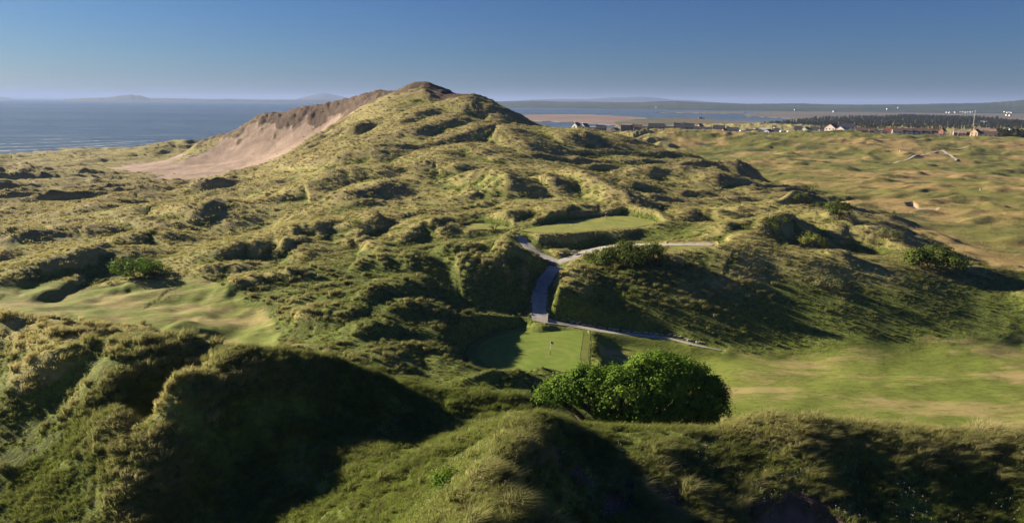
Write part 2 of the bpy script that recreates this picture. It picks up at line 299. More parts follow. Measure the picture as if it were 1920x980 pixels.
def masks(x, y):
    """soft masks of the mown, sandy and trodden places"""
    m = {}
    wob = 1.6*noise(x/6, y/6, 41)
    sdg = poly_sdf(x, y, GREEN)
    r = np.hypot(x, y)
    m['green'] = ss(.3, -.3, sdg)
    m['tee'] = np.maximum.reduce([ss(.4, -.4, poly_sdf(x, y, p)) for p in (TEE, TEE_SMALL, TEE_RIGHT, STRIP)])
    m['fair'] = np.maximum(ss(2.0, -2.0, poly_sdf(x, y, FAIR_R)+wob), ss(1.5, -1.5, poly_sdf(x, y, FAIR_L)+wob))
    m['plain'] = ss(14, -6, poly_sdf(x, y, PLAIN)+4*wob)
    m['bunk'] = np.maximum(ss(.4, -.5, poly_sdf(x, y, BUNKER)), ss(.25, -.35, poly_sdf(x, y, HOLLOW)+.25*noise(x*1.3, y*1.3, 7)))
    m['sd'] = poly_sdf(x, y, SAND_FLAT); m['sand'] = ss(2.5, -2.5, m['sd']+7*noise(x/20, y/14, 4)+6*noise(x/6, y/5, 5)*ss(300,0,x+300)+16*np.clip(noise(x/24, y/10, 6)-.38, 0, 1))*ss(160, 240, r)
    m['rim'] = np.zeros(x.shape); k = (y > 320) & (x < 0) & (r < 480)
    if k.any():
        d, sd_, _ = seg_dist(x[k], y[k], RIM[:13]); m['rim'][k] = ss(21, 9, d+10*noise(x[k]/9, y[k]/9, 9)+7*noise(x[k]/3.5, y[k]/3.5, 19))
    m['sand'] = m['sand']*(1-.9*m['rim'])
    m['hollow'] = ss(.4, -.5, poly_sdf(x, y, HOLLOW))*(r < 60); m['sand'] = np.maximum(m['sand'], m['bunk']*(r > 60))
    p = np.full(x.shape, 1e9)
    for P, hw in PATHS:
        bb = (P[:,0].min()-6, P[:,0].max()+6, P[:,1].min()-6, P[:,1].max()+6)
        k = (x > bb[0]) & (x < bb[1]) & (y > bb[2]) & (y < bb[3])
        if k.any():
            d, _, _ = seg_dist(x[k], y[k], P[::2] if len(P) > 6 else P); p[k] = np.minimum(p[k], d-hw)
    p = np.minimum(p, poly_sdf(x, y, APRON)); m['path'] = p        # signed distance here
    return m

def height(x, y, m=None):
    x = np.asarray(x, float); y = np.asarray(y, float)
    if m is None: m = masks(x, y)
    h = base(x, y); r = np.hypot(x, y)
    calm = np.clip(np.maximum.reduce([.85*ss(22, 10, np.hypot(x+8, y-106)), .85*ss(2, -4, poly_sdf(x, y, BANK)), m['green'], m['tee'], m['fair']*.93, m['plain']*.75, m['sand']*.9]), 0, 1)
    # hand-placed ridges
    rid = np.zeros(x.shape); HK = 1.35; near = np.zeros(x.shape)
    for P, hh, wn, wf in RIDGES:
        A_ = np.array(P); W_ = max(wn*1.6, wf*1.85)+2
        k = (x > A_[:,0].min()-W_) & (x < A_[:,0].max()+W_) & (y > A_[:,1].min()-W_) & (y < A_[:,1].max()+W_)
        if not k.any(): continue
        xx = x[k]; yy = y[k]; wx = .8*noise(xx/5, yy/5, 3)+.35*noise(xx/2, yy/2, 8)
        d, s, t = seg_dist(xx+wx, yy+wx, P)
        wd = np.where(s > 0, wf*1.8, wn*1.25); q = np.clip(1-(np.sqrt(d*d+.3)-.55)/wd, 0, 1)
        crest = HK*hh*(0.90+.22*noise(t*len(P)*1.7, t*0+hh, 12))
        taper = ss(-.02, .35, t)*ss(1.02, .65, t)*.85+.15
        v = crest*taper*(.72*q+.28*q*q*(3-2*q))
        rid[k] = np.maximum(rid[k], v); near[k] = np.maximum(near[k], ss(0, .5, q))
    h = h+rid*(1-np.clip(np.maximum(m['green'], m['tee']), 0, 1))
    # wild dune relief
    wx = x+3.0*noise(x/19, y/19, 20); wy = y+3.0*noise(x/19, y/19, 21)
    ca, sa = math.cos(R(14)), math.sin(R(14)); a = wx*ca+wy*sa; b = -wx*sa+wy*ca
    b = b+.9*noise(a/9, b/6, 19)
    def wave(per, warp, seed):
        ph = (b+warp*noise(a/(per*3.4), b/(per*2.6), seed)+.16*warp*noise(a/(per*.8), b/(per*.8), seed+1))/per+.25*noise(x/60, y/60, seed+2)
        f = ph-np.floor(ph); row = np.floor(ph); st = .30
        pr = np.where(f < st, f/st, (1-f)/(1-st)); pr = pr**1.15
        am = np.clip(.55+1.1*noise(a/(per*1.5)+row*7.3, row*3.1, seed+3), 0, 1.25)
        return am*pr
    r1 = 1.25*wave(15.0, 15.0, 1)
    r2_ = np.clip(1-np.sqrt(noise(a/13, b/5.5, 2)**2+.01)*1.9+.15, 0, 1)**1.6
    fore = ss(75, 55, r)*(1+.2*ss(2, 8, x)); flatl = ss(230, 330, y)*ss(14, 9, base(x, y))
    amp = (1-calm)*(1-.7*near)*(1-.8*fore)*(1-.35*ss(430, 540, r)*ss(-80, -140, x))*(1-.65*ss(50, 30, np.hypot(x-48, (y-298)*.8)))*(1-.8*ss(25, 4, m['sd'])*ss(-20, -50, x))
    big = 1+.6*ss(200, 260, y)*ss(-20, 0, h-12)-.2*flatl
    h = h+amp*(big*(1.75*(r1-.3)+(.34+.5*flatl)*(r2_-.3)+.75*wave(7.5, 6.0, 11))+.22*big*fbm(x/7, y/7, 2, 30))
    h = h+(1-calm)*0.10*big*fbm(x/2.2, y/2.2, 2, 50)*ss(400, 150, r)
    h = h+fore*(1-calm)*(.35-.2*ss(4, 9, x))*fbm(x/4.5, y/4.5, 2, 60)
    # crags on the sea ridge of the sand face
    k = ss(370, 400, y)*ss(14, 22, h)*(1-m['sand'])
    h = h+k*1.6*np.abs(fbm(x/7, y/7, 3, 33))
    h = h+m['plain']*(1.3*fbm(x/26, y/18, 3, 70)+1.1*np.clip(noise(x/16, y/12, 71)-.15, 0, 1)*2.2)*ss(60,140,r)
    h = h+m['fair']*(.30*fbm(x/9, y/7, 2, 80)+ss(-15, -25, x)*.7*fbm(x/8, y/5, 2, 81))
    h = h+m['sand']*(.5*fbm(x/15, y/10, 3, 83))
    for P, z, e0, e1 in FLATS:
        A_ = np.array(P); k = (x > A_[:,0].min()-e1-1) & (x < A_[:,0].max()+e1+1) & (y > A_[:,1].min()-e1-1) & (y < A_[:,1].max()+e1+1)
        if k.any():
            q = ss(e1, e0*.3, poly_sdf(x[k], y[k], P)); h[k] = h[k]*(1-q)+(z+.06*noise(x[k]/4, y[k]/4, 90))*q
    h = h-m['bunk']*1.1
    h = h+m['rim']*(1.5*np.abs(fbm(x/6, y/6, 3, 35))-.25+.5*fbm(x/2.5, y/2.5, 2, 36))
    # path bed
    for P, hw in PATHS:
        k = (x > P[:,0].min()-6) & (x < P[:,0].max()+6) & (y > P[:,1].min()-6) & (y < P[:,1].max()+6)
        if k.any():
            xx, yy = x[k], y[k]; d, _, t = seg_dist(xx, yy, P)
            z = np.interp(t*(len(P)-1), np.arange(len(P)), P[:,2])
            q = ss(hw+2.2, hw+.1, d); h[k] = h[k]*(1-q)+z*q
    return h

def m_lookup(x, y):
    x = np.atleast_1d(np.asarray(x, float)); y = np.atleast_1d(np.asarray(y, float)); return height(x, y)
def gz(x, y): return float(m_lookup(x, y)[0])
def ground(px, py, dmin=14):
    """world point where the sight line of a photo point meets the finished ground"""
    dx, dy, dz = ray(px, py); t = np.exp(np.linspace(math.log(dmin), math.log(1500), 2500))
    X, Y, ZZ = dx*t, dy*t, CAM_Z+dz*t; hit = np.nonzero(ZZ < height(X, Y))[0]
    i = hit[0] if len(hit) else len(t)-1
    return (X[i], Y[i], ZZ[i])

# ------------------------------------------------------------------ helpers
COL = sc.collection
def tag(o, label=None, cat=None, group=None, kind=None):
    for k, v in (('label', label), ('category', cat), ('group', group), ('kind', kind)):
        if v: o[k] = v
    return o
def mesh_obj(name, verts, faces, mat=None, parent=None, smooth=False):
    me = bpy.data.meshes.new(name); me.from_pydata([tuple(v) for v in verts], [], [tuple(f) for f in faces]); me.update()
    o = bpy.data.objects.new(name, me); COL.objects.link(o)
    if mat: me.materials.append(mat)
    if parent: o.parent = parent
    if smooth: me.shade_smooth()
    return o
def np_mesh(name, V, F, mat, smooth=True):
    """fast mesh from numpy arrays: V (n,3), F (m,4) or (m,3)"""
    me = bpy.data.meshes.new(name); k = F.shape[1]
    me.vertices.add(len(V)); me.vertices.foreach_set('co', np.asarray(V, np.float32).ravel())
    me.loops.add(F.size); me.loops.foreach_set('vertex_index', F.astype(np.int32).ravel())
    me.polygons.add(len(F)); me.polygons.foreach_set('loop_start', np.arange(0, F.size, k, dtype=np.int32))
    try: me.polygons.foreach_set('loop_total', np.full(len(F), k, np.int32))
    except Exception: pass
    me.update(calc_edges=True); me.materials.append(mat)
    if smooth: me.shade_smooth()
    o = bpy.data.objects.new(name, me); COL.objects.link(o); return o
def fattr(o, name, arr):
    a = o.data.attributes.new(name, 'FLOAT', 'POINT'); a.data.foreach_set('value', np.asarray(arr, np.float32))

class NT:
    """small node-building helper"""
    def __init__(s, name):
        s.m = bpy.data.materials.new(name); s.m.use_nodes = True; s.t = s.m.node_tree; s.b = s.t.nodes['Principled BSDF']
        s.out = s.t.nodes['Material Output']; s.b.inputs['Specular IOR Level'].default_value = .15; s.b.inputs['Roughness'].default_value = .9
    def n(s, typ, **kw):
        x = s.t.nodes.new(typ)
        for k, v in kw.items():
            if k.startswith('i_'):
                k2 = k[2:]; k2 = int(k2) if k2.isdigit() else k2.replace('_', ' '); s.set(x.inputs[k2], v)
            else: setattr(x, k, v)
        return x
    def set(s, sock, v):
        if isinstance(v, bpy.types.NodeSocket): s.t.links.new(v, sock)
        else: sock.default_value = v
    def noise(s, scale, detail=4, rough=.6, vec=None, dim='3D'):
        x = s.n('ShaderNodeTexNoise'); x.inputs['Scale'].default_value = scale; x.inputs['Detail'].default_value = detail; x.inputs['Roughness'].default_value = rough
        s.t.links.new(vec or s.pos(), x.inputs['Vector']); return x.outputs['Fac']
    def pos(s):
        if not hasattr(s, '_p'): s._p = s.n('ShaderNodeNewGeometry').outputs['Position']
        return s._p
    def scaled(s, v, k):
        x = s.n('ShaderNodeVectorMath', operation='MULTIPLY'); s.set(x.inputs[0], v); x.inputs[1].default_value = k; return x.outputs[0]
    def attr(s, name): x = s.n('ShaderNodeAttribute', attribute_name=name); return x.outputs['Fac']
    def math(s, op, a, b=0.0, clamp=False):
        x = s.n('ShaderNodeMath', operation=op, use_clamp=clamp); s.set(x.inputs[0], a); s.set(x.inputs[1], b); return x.outputs[0]
    def ramp(s, f, lo, hi):
        x = s.n('ShaderNodeMapRange', interpolation_type='SMOOTHSTEP'); s.set(x.inputs[0], f); x.inputs[1].default_value = lo; x.inputs[2].default_value = hi; return x.outputs[0]
    def mix(s, f, a, b):
        x = s.n('ShaderNodeMix', data_type='RGBA'); s.set(x.inputs[0], f)
        s.set(x.inputs[6], a if isinstance(a, bpy.types.NodeSocket) else (*a, 1)); s.set(x.inputs[7], b if isinstance(b, bpy.types.NodeSocket) else (*b, 1)); return x.outputs[2]
    def gain(s, c, k):
        x = s.n('ShaderNodeVectorMath', operation='SCALE'); s.set(x.inputs[0], c); x.inputs['Scale'].default_value = k; return x.outputs[0]
    def bump(s, h, dist, strength=1.0, normal=None):
        x = s.n('ShaderNodeBump'); s.set(x.inputs['Height'], h); x.inputs['Distance'].default_value = dist; x.inputs['Strength'].default_value = strength
        if normal: s.set(x.inputs['Normal'], normal)
        return x.outputs[0]
    def done(s, col, normal=None):
        s.set(s.b.inputs['Base Color'], col if isinstance(col, bpy.types.NodeSocket) else (*col, 1))
        if normal: s.set(s.b.inputs['Normal'], normal)
        return s.m
def plain_mat(name, col, rough=.85, var=.12, scale=2.0, spec=.2):
    t = NT(name); t.b.inputs['Roughness'].default_value = rough; t.b.inputs['Specular IOR Level'].default_value = spec
    f = t.noise(scale, 4); c = t.mix(t.ramp(f, .3, .7), tuple(k*(1-var) for k in col), tuple(min(1, k*(1+var)) for k in col)); return t.done(c)

# ---- ground colours shared by soil sheet and tufts
STRAW = (.37, .335, .130); STRAW2 = (.255, .240, .080); GRN = (.160, .215, .035); GRN2 = (.085, .100, .028); BROWN = (.13, .095, .055)
FAIRC = (.165, .205, .038); FAIRD = (.29, .235, .10)
def dune_colour(t):
    big = t.noise(.018, 4, .6); mid = t.noise(.11, 4, .62); fin = t.noise(1.3, 6, .78)
    lush = t.attr('lush')
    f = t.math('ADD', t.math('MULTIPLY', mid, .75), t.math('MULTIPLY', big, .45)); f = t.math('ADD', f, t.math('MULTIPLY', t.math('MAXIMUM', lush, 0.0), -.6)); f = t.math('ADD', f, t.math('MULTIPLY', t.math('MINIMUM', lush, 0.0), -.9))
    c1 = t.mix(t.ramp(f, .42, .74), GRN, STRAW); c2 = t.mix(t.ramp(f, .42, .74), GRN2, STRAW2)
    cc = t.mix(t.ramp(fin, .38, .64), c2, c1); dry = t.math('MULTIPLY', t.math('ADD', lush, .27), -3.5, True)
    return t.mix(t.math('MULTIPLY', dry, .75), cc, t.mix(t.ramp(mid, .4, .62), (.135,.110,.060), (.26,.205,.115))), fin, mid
def terrain_mat():
    t = NT('dune_ground'); c, fin, mid = dune_colour(t)
    c = t.mix(t.ramp(t.attr('scar'), .25, .8), c, (.115, .082, .062))
    c = t.mix(t.ramp(t.attr('hollow'), .25, .7), c, (.21, .155, .12))
    fw = t.attr('fair'); p = t.scaled(t.pos(), (.35, 1.0, 1))
    st = t.noise(.35, 5, .65, p); st2 = t.noise(.07, 3, .6)
    fc = t.mix(t.ramp(t.math('ADD', t.math('ADD', t.math('MULTIPLY', st, .6), t.math('MULTIPLY', st2, .5)), t.math('MULTIPLY', t.attr('lush'), -.17)), .44, .68), FAIRC, FAIRD)
    fc = t.mix(t.ramp(t.noise(1.2, 6, .75, t.scaled(t.pos(), (.5, 1, 1))), .42, .66), fc, t.mix(.6, fc, (.08, .095, .02))); fc = t.mix(t.ramp(t.noise(.16, 5, .7, p), .48, .62), fc, t.mix(.55, fc, (.42, .31, .16)))
    c = t.mix(t.ramp(fw, .3, .7), c, fc)
    pl = t.attr('plain'); pn = t.noise(.02, 5, .62, t.scaled(t.pos(), (.7, 1, 1))); pn2 = t.noise(.05, 5, .65, t.scaled(t.pos(), (.8, 1.2, 1)))
    pc = t.mix(t.ramp(pn, .47, .60), (.185, .185, .050), (.36, .26, .11))
    pc = t.mix(t.ramp(pn2, .52, .64), pc, (.075, .085, .030)); pc = t.mix(t.ramp(t.noise(.35, 4), .4, .7), pc, t.mix(.4, pc, (.06, .07, .025)))
    c = t.mix(t.ramp(pl, .2, .8), c, pc)
    sc_ = t.mix(t.ramp(t.noise(.10, 6, .7), .38, .66), (.27, .20, .155), (.41, .31, .24)); sc_ = t.mix(t.ramp(t.noise(.5, 5, .7, t.scaled(t.pos(), (1, .25, .6))), .50, .72), sc_, (.27, .20, .155)); c = t.mix(t.ramp(t.attr('sand'), .35, .6), c, sc_)
    rough = t.math('SUBTRACT', 1.0, t.math('MAXIMUM', fw, t.attr('sand')), True)
    sh_ = t.noise(.8, 6, .75, t.scaled(t.pos(), (.4, 1, 1)))
    h = t.math('MULTIPLY', t.math('ADD', t.math('ADD', fin, t.math('MULTIPLY', t.math('MULTIPLY', sh_, fw), 6.0)), t.math('MULTIPLY', t.noise(3.5, 3, .6), .5)), t.math('ADD', t.math('MULTIPLY', rough, .9), .08))
    return t.done(c, t.bump(h, .5, .8))
M_TER = terrain_mat()

# ------------------------------------------------------------------ the terrain sheet (finer near the view, coarser around)
AZ = np.concatenate([np.linspace(-math.pi, -.80, 60, endpoint=False), np.linspace(-.80, .80, 1150), np.linspace(.80, math.pi, 61)[1:-1]])
RR = np.concatenate([np.linspace(4, 16, 10, endpoint=False), np.exp(np.linspace(math.log(16), math.log(700), 820)), np.exp(np.linspace(math.log(700), math.log(1650), 61))[1:]])
NA, NR = len(AZ), len(RR)
az, rr = np.meshgrid(AZ, RR, indexing='ij'); TX = (np.sin(az)*rr).ravel(); TY = (np.cos(az)*rr).ravel()
TM = masks(TX, TY)
k = np.zeros(1); TZ = height(TX, TY, TM)
TZ = np.where(TM['path'] < -.05, TZ-.12, TZ)          # bed under the path sheet
TZ = np.where(poly_sdf(TX, TY, GREEN) < -.25, TZ-.10, TZ)
idx = np.arange(NA*NR).reshape(NA, NR); nx = np.roll(idx, -1, axis=0)
F = np.stack([idx[:,:-1], idx[:,1:], nx[:,1:], nx[:,:-1]], -1).reshape(-1, 4)[:, ::-1]
ter = np_mesh('dune_ground', np.stack([TX, TY, TZ], -1), F, M_TER)
tag(ter, 'rolling grassy dunes with marram, mown hollows and a bare sand bowl', 'dunes', kind='structure')
ter['kind'] = 'structure'
def lush_f(x, y):
    r = np.hypot(x, y)
    # greener near the green, the gully in front of it and the shaded bank
    g = ss(30, 12, np.hypot(x+1, (y-66)*.8))*.9                      # saddle in front of the green
    g = np.maximum(g, .8*ss(14, 5, np.abs(x+11-(y-30)*.05))*ss(60, 45, r))      # gully running towards the viewer
    g = np.maximum(g, .45*ss(60, 15, np.hypot(x+8, y-100)))
    g = np.maximum(g, .75*ss(14, 7, base(x, y))*ss(5, 25, x)*ss(170, 140, y))   # foot of the long bank
    g = np.maximum(g, .22*ss(5, 10, x)*ss(60, 45, r))
    g = np.maximum(g, (.30+.5*noise(x/7, y/7, 78))*ss(-24, -32, x)*ss(80, 65, r))
    return np.clip(g+.30*noise(x/14, y/14, 77)-.22*ss(150, 190, r)-.42*ss(210, 300, r)*ss(30, -60, x)*ss(-60,-200,-r+0*x)-.22*ss(190, 250, r)*ss(40, 80, x), -.45, 1)
def _off(dx, dy):
    x, y = TX+dx, TY+dy; a = np.interp(np.arctan2(x, y), AZ, np.arange(NA)); r = np.interp(np.hypot(x, y), RR, np.arange(NR))
    G = TZ.reshape(NA, NR); i = np.clip(a.astype(int), 0, NA-2); j = np.clip(r.astype(int), 0, NR-2); fa_ = a-i; fr = r-j
    return (G[i,j]*(1-fa_)+G[i+1,j]*fa_)*(1-fr)+(G[i,j+1]*(1-fa_)+G[i+1,j+1]*fa_)*fr
_rw = 2.2+1.5*ss(150, 300, np.hypot(TX, TY)); _cv = TZ-.25*(_off(_rw, 0)+_off(-_rw, 0)+_off(0, _rw)+_off(0, -_rw))   # dry exposed crests, lush hollows; crest straw also paints in their sunlit rims
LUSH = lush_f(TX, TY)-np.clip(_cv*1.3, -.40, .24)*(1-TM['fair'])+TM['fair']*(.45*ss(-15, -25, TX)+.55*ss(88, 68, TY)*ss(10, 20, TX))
_fr = ss(75, 60, np.hypot(TX, TY)); LUSH = np.where(LUSH < 0, LUSH*(1-.65*_fr), LUSH)+_fr*(.20+.10*ss(4, 9, TX)+.15*ss(50, 42, np.hypot(TX, TY))*ss(-9,-5,TX)*ss(6,3,TX))+.5*ss(4, 1, poly_sdf(TX, TY, GREEN))
LUSH = np.clip(LUSH, -.5, 1)
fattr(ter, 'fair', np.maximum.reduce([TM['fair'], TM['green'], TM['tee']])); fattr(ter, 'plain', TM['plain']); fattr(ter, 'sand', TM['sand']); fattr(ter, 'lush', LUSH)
scar = np.zeros(TX.shape)
for P, wd in FORE_SCARS:
    Q = [ground(*p) for p in P]; k = np.hypot(TX, TY) < 60
    d, _, _ = seg_dist(TX[k], TY[k], Q); scar[k] = np.maximum(scar[k], ss(wd*1.5, wd*.4, d+.5*noise(TX[k]*.9, TY[k]*.9, 9)))
_k = (TY > 300) & (TX < 0)
scar = np.maximum(scar, TM['rim'])
d, _, _ = seg_dist(TX[_k], TY[_k], RIM[11:]); scar[_k] = np.maximum(scar[_k], ss(13, 4, d+8*noise(TX[_k]/7, TY[_k]/7, 9)))
fattr(ter, 'scar', scar); fattr(ter, 'hollow', TM['hollow'])

# ------------------------------------------------------------------ sea
def sea_mat():
    t = NT('sea_water'); t.b.inputs['Roughness'].default_value = .28; t.b.inputs['Specular IOR Level'].default_value = .5; t.b.inputs['IOR'].default_value = 1.33
    p = t.scaled(t.pos(), (.30, 1.0, 1)); h1 = t.noise(.012, 6, .62, p); h2 = t.noise(.05, 5, .7, p); h = t.math('ADD', t.math('MULTIPLY', h1, 2.5), h2)
    c = t.mix(t.ramp(t.noise(.0016, 5, .6, p), .4, .62), (.055, .090, .110), (.10, .14, .16)); c = t.mix(t.ramp(h2, .50, .66), c, (.17,.21,.24))
    return t.done(c, t.bump(h, 3.5, 1.0))
mesh_obj('sea', [(-90000,-20000,0),(90000,-20000,0),(90000,110000,0),(-90000,110000,0)], [(0,1,2,3)], sea_mat())['kind'] = 'structure'
M_FOAM = NT('sea_foam'); M_FOAM.b.inputs['Roughness'].default_value = .8
_f = M_FOAM.noise(.25, 5, .7, M_FOAM.scaled(M_FOAM.pos(), (.4, 1, 1))); M_FOAM = M_FOAM.done(M_FOAM.mix(M_FOAM.ramp(_f, .40, .58), (.16,.20,.22), (.75,.76,.77)))
def surf(nodes, wd, seed):
    P = spline([Z(px, py, .12) for px, py in nodes], 6); V, F = [], []
    for i, p in enumerate(P):
        k = max(.12, .6+.9*float(noise(np.array([i*.11]), np.array([seed*1.3]), seed)[0])); o_ = 2.2*float(noise(np.array([i*.06]), np.array([seed*3.3]), seed)[0])
        V += [(p[0], p[1]+o_-2.6*wd*k, .12), (p[0], p[1]+o_+2.6*wd*k, .12)]
    F = [(2*i, 2*i+1, 2*i+3, 2*i+2) for i in range(len(P)-1)]; o = mesh_obj('surf', V, F, M_FOAM); o['kind'] = 'structure'
surf([(-80,293),(40,289),(130,284),(220,276),(300,268)], 3.0, 1); surf([(-80,285),(50,281),(150,276),(250,269)], 2.2, 2); surf([(-60,278),(60,274.5),(170,270),(290,264)], 2.0, 3)
surf([(20,270),(110,267),(190,264)], 1.8, 4); surf([(-60,272.5),(10,270)], 2.0, 5); surf([(80,262),(180,258.5),(240,257)], 1.6, 6)
# grid lookup on the finished sheet
GZ = TZ.reshape(NA, NR); FI_R = np.arange(NR); FI_A = np.arange(NA)
def on_sheet(G, x, y):
    a = np.interp(np.arctan2(x, y), AZ, FI_A); r = np.interp(np.hypot(x, y), RR, FI_R)
    i = np.clip(a.astype(int), 0, NA-2); j = np.clip(r.astype(int), 0, NR-2); fa = a-i; fr = r-j
    return (G[i,j]*(1-fa)+G[i+1,j]*fa)*(1-fr)+(G[i,j+1]*(1-fa)+G[i+1,j+1]*fa)*fr
def sz(x, y): return float(on_sheet(GZ, np.array([x], float), np.array([y], float))[0])
def hit(px, py, dmin=14):
    dx, dy, dz = ray(px, py); t = np.exp(np.linspace(math.log(dmin), math.log(1500), 3000))
    k = np.nonzero(CAM_Z+dz*t < on_sheet(GZ, dx*t, dy*t))[0]; i = k[0] if len(k) else len(t)-1
    return (dx*t[i], dy*t[i], CAM_Z+dz*t[i])

# ------------------------------------------------------------------ paths, putting green
def drape(name, P, hw, mat, lift=.0, n=7, taper=9):
    P = np.array(P); T = np.gradient(P[:, :2], axis=0); T /= np.linalg.norm(T, axis=1)[:,None]+1e-9; Nn = np.stack([-T[:,1], T[:,0]], 1)
    V = []; 
    for i in range(len(P)):
        for k in range(n):
            s_ = (k/(n-1)*2-1); w_ = hw*(1+.10*math.sin(i*.7+k)+.08*math.sin(i*1.9))*min(1, .25+(len(P)-1-i)*taper)
            V.append((P[i,0]+Nn[i,0]*s_*w_, P[i,1]+Nn[i,1]*s_*w_, P[i,2]+lift+.03*(1-s_*s_)))
    F = [(i*n+k, i*n+k+1, (i+1)*n+k+1, (i+1)*n+k) for i in range(len(P)-1) for k in range(n-1)]
    return V, F
def gravel_mat(name, c1, c2):
    t = NT(name); f = t.noise(.9, 6, .7); g = t.noise(14, 3, .6); c = t.mix(t.ramp(f, .35, .65), c1, c2); c = t.mix(t.ramp(g, .4, .7), c, t.mix(.5, c, (.5,.48,.46)))
    return t.done(c, t.bump(g, .05, .7))
M_GRAV = gravel_mat('grey_gravel', (.30,.28,.25), (.46,.43,.38)); M_TRACK = gravel_mat('pale_track', (.36,.33,.27), (.46,.42,.34))
def join_strips(name, strips, mat):
    V = []; F = []
    for v, f in strips:
        o = len(V); V += v; F += [tuple(i+o for i in q) for q in f]
    o = mesh_obj(name, V, F, mat, smooth=True); o['kind'] = 'structure'; return o
_main = drape('p', PATHS[0][0], PATHS[0][1], M_GRAV); _west = drape('p', PATHS[1][0], PATHS[1][1], M_GRAV, -.012); _east = drape('p', PATHS[2][0], PATHS[2][1], M_GRAV, -.024)
join_strips('path', [_main, _west, _east], M_GRAV)
join_strips('path', [drape('p', PATHS[3][0], PATHS[3][1], M_TRACK, -.03, 7, .06)], M_TRACK)
ap = np.array(APRON); cx_, cy_ = ap[:,0].mean(), ap[:,1].mean()
mesh_obj('path', [(a, b, c-.035) for a, b, c in APRON], [tuple(range(len(APRON)))], M_TRACK)['kind'] = 'structure'
far_nodes = [hit(*p) for p in [(1663,306),(1706,297),(1754,285),(1767,282)]]; far2 = [hit(*p) for p in [(1767,282),(1786,295),(1792,302)]]; far3 = [hit(*p) for p in [(1767,282),(1800,280),(1850,277.5)]]
def sheet_line(nodes, step=3):
    P = spline(nodes, step); P[:,2] = on_sheet(GZ, P[:,0], P[:,1])+.15; return P
join_strips('path', [drape('p', sheet_line(n), w_, M_TRACK, .0, 4) for n, w_ in ((far_nodes, .6), (far2, 1.1), (far3, .5))], M_TRACK)

def turf_mat(name, c1, c2, stripe=0):
    t = NT(name); f = t.noise(.5, 5, .65); g = t.noise(9, 3, .7); c = t.mix(t.ramp(f, .35, .7), c1, c2)
    if stripe:
        wv = t.n('ShaderNodeTexWave', wave_type='RINGS', rings_direction='Z'); wv.inputs['Scale'].default_value = .16; wv.inputs['Distortion'].default_value = 1.2
        mp = t.n('ShaderNodeVectorMath', operation='SUBTRACT'); t.set(mp.inputs[0], t.pos()); mp.inputs[1].default_value = (5.6, 98, 0); t.set(wv.inputs['Vector'], mp.outputs[0])
        c = t.mix(t.math('MULTIPLY', wv.outputs['Fac'], .30), c, tuple(k*.72 for k in c1))
    c = t.mix(t.ramp(g, .35, .75), c, t.mix(.25, c, (.05,.07,.01))); return t.done(c, t.bump(g, .03, .5))
M_GREEN = turf_mat('putting_turf', (.15,.225,.035), (.21,.26,.055), 1); M_FRINGE = turf_mat('fringe_turf', (.12,.15,.03), (.17,.18,.05))
def patch(name, poly, z, mat, shrink, lift, n=72):
    """mown patch as rings from its middle to its rim"""
    P = np.array(spline(list(poly)+[poly[0]], 1.0)); c = P[:, :2].mean(0); V = [(c[0], c[1], z+lift)]; rings = 8
    ang = np.linspace(0, 1, n, endpoint=False); Q = np.stack([np.interp(ang, np.linspace(0,1,len(P)), P[:,k]) for k in (0,1)], 1)
    for r_ in range(1, rings+1):
        k = r_/rings*shrink
        for q in Q:
            x_, y_ = c[0]+(q[0]-c[0])*k, c[1]+(q[1]-c[1])*k
            V.append((x_, y_, z+lift+.06*float(noise(np.array([x_/4]), np.array([y_/4]), 90)[0])))
    F = [(0, 1+i, 1+(i+1) % n) for i in range(n)]
    for r_ in range(rings-1):
        for i in range(n):
            a = 1+r_*n; b = a+n; F.append((a+i, b+i, b+(i+1) % n, a+(i+1) % n))
    o = mesh_obj(name, V, F, mat, smooth=True); o['kind'] = 'structure'; return o
M_TEE = turf_mat('tee_turf', (.20,.235,.055), (.30,.285,.085))
for _p, _z in ((TEE, 17.0), (TEE_SMALL, 16.4), (Pl([(1252,462.5),(1335,461),(1346,462),(1318,467),(1252,470)], 16.7), 16.7), (TEE_RIGHT, 14.0)): patch('tee_turf', _p, _z, M_TEE, .93, .05)
patch('green_fringe', GREEN, 7.0, M_FRINGE, .985, .03)
patch('putting_green', GREEN, 7.0, M_GREEN, .84, .06)

# ------------------------------------------------------------------ grass and flowers: one uncountable object each
def blade_tuft(n, h, wd, spread, lean, rad, seed):
    r_ = random.Random(seed); V = []; F = []; T = []
    for _ in range(n):
        a = r_.random()*6.283; d = rad*math.sqrt(r_.random()); x, y = d*math.cos(a), d*math.sin(a)
        hh = h*(.55+.6*r_.random()); ox = spread*hh*(math.cos(a)*.6+r_.gauss(0,.35))+lean*hh; oy = spread*hh*(math.sin(a)*.6+r_.gauss(0,.35))-lean*.35*hh
        f = r_.random()*3.1416; wx, wy = math.cos(f)*wd/2, math.sin(f)*wd/2; b = len(V)
        V += [(x-wx, y-wy, -.05), (x+wx, y+wy, -.05), (x+ox*.35+wx*.85, y+oy*.35+wy*.85, hh*.6), (x+ox*.35-wx*.85, y+oy*.35-wy*.85, hh*.6), (x+ox, y+oy, hh*(.95-.25*spread))]
        F += [(b, b+1, b+2, b+3), (b+3, b+2, b+4)]; T += [0, 0, .6, .6, 1]
    return V, F, T
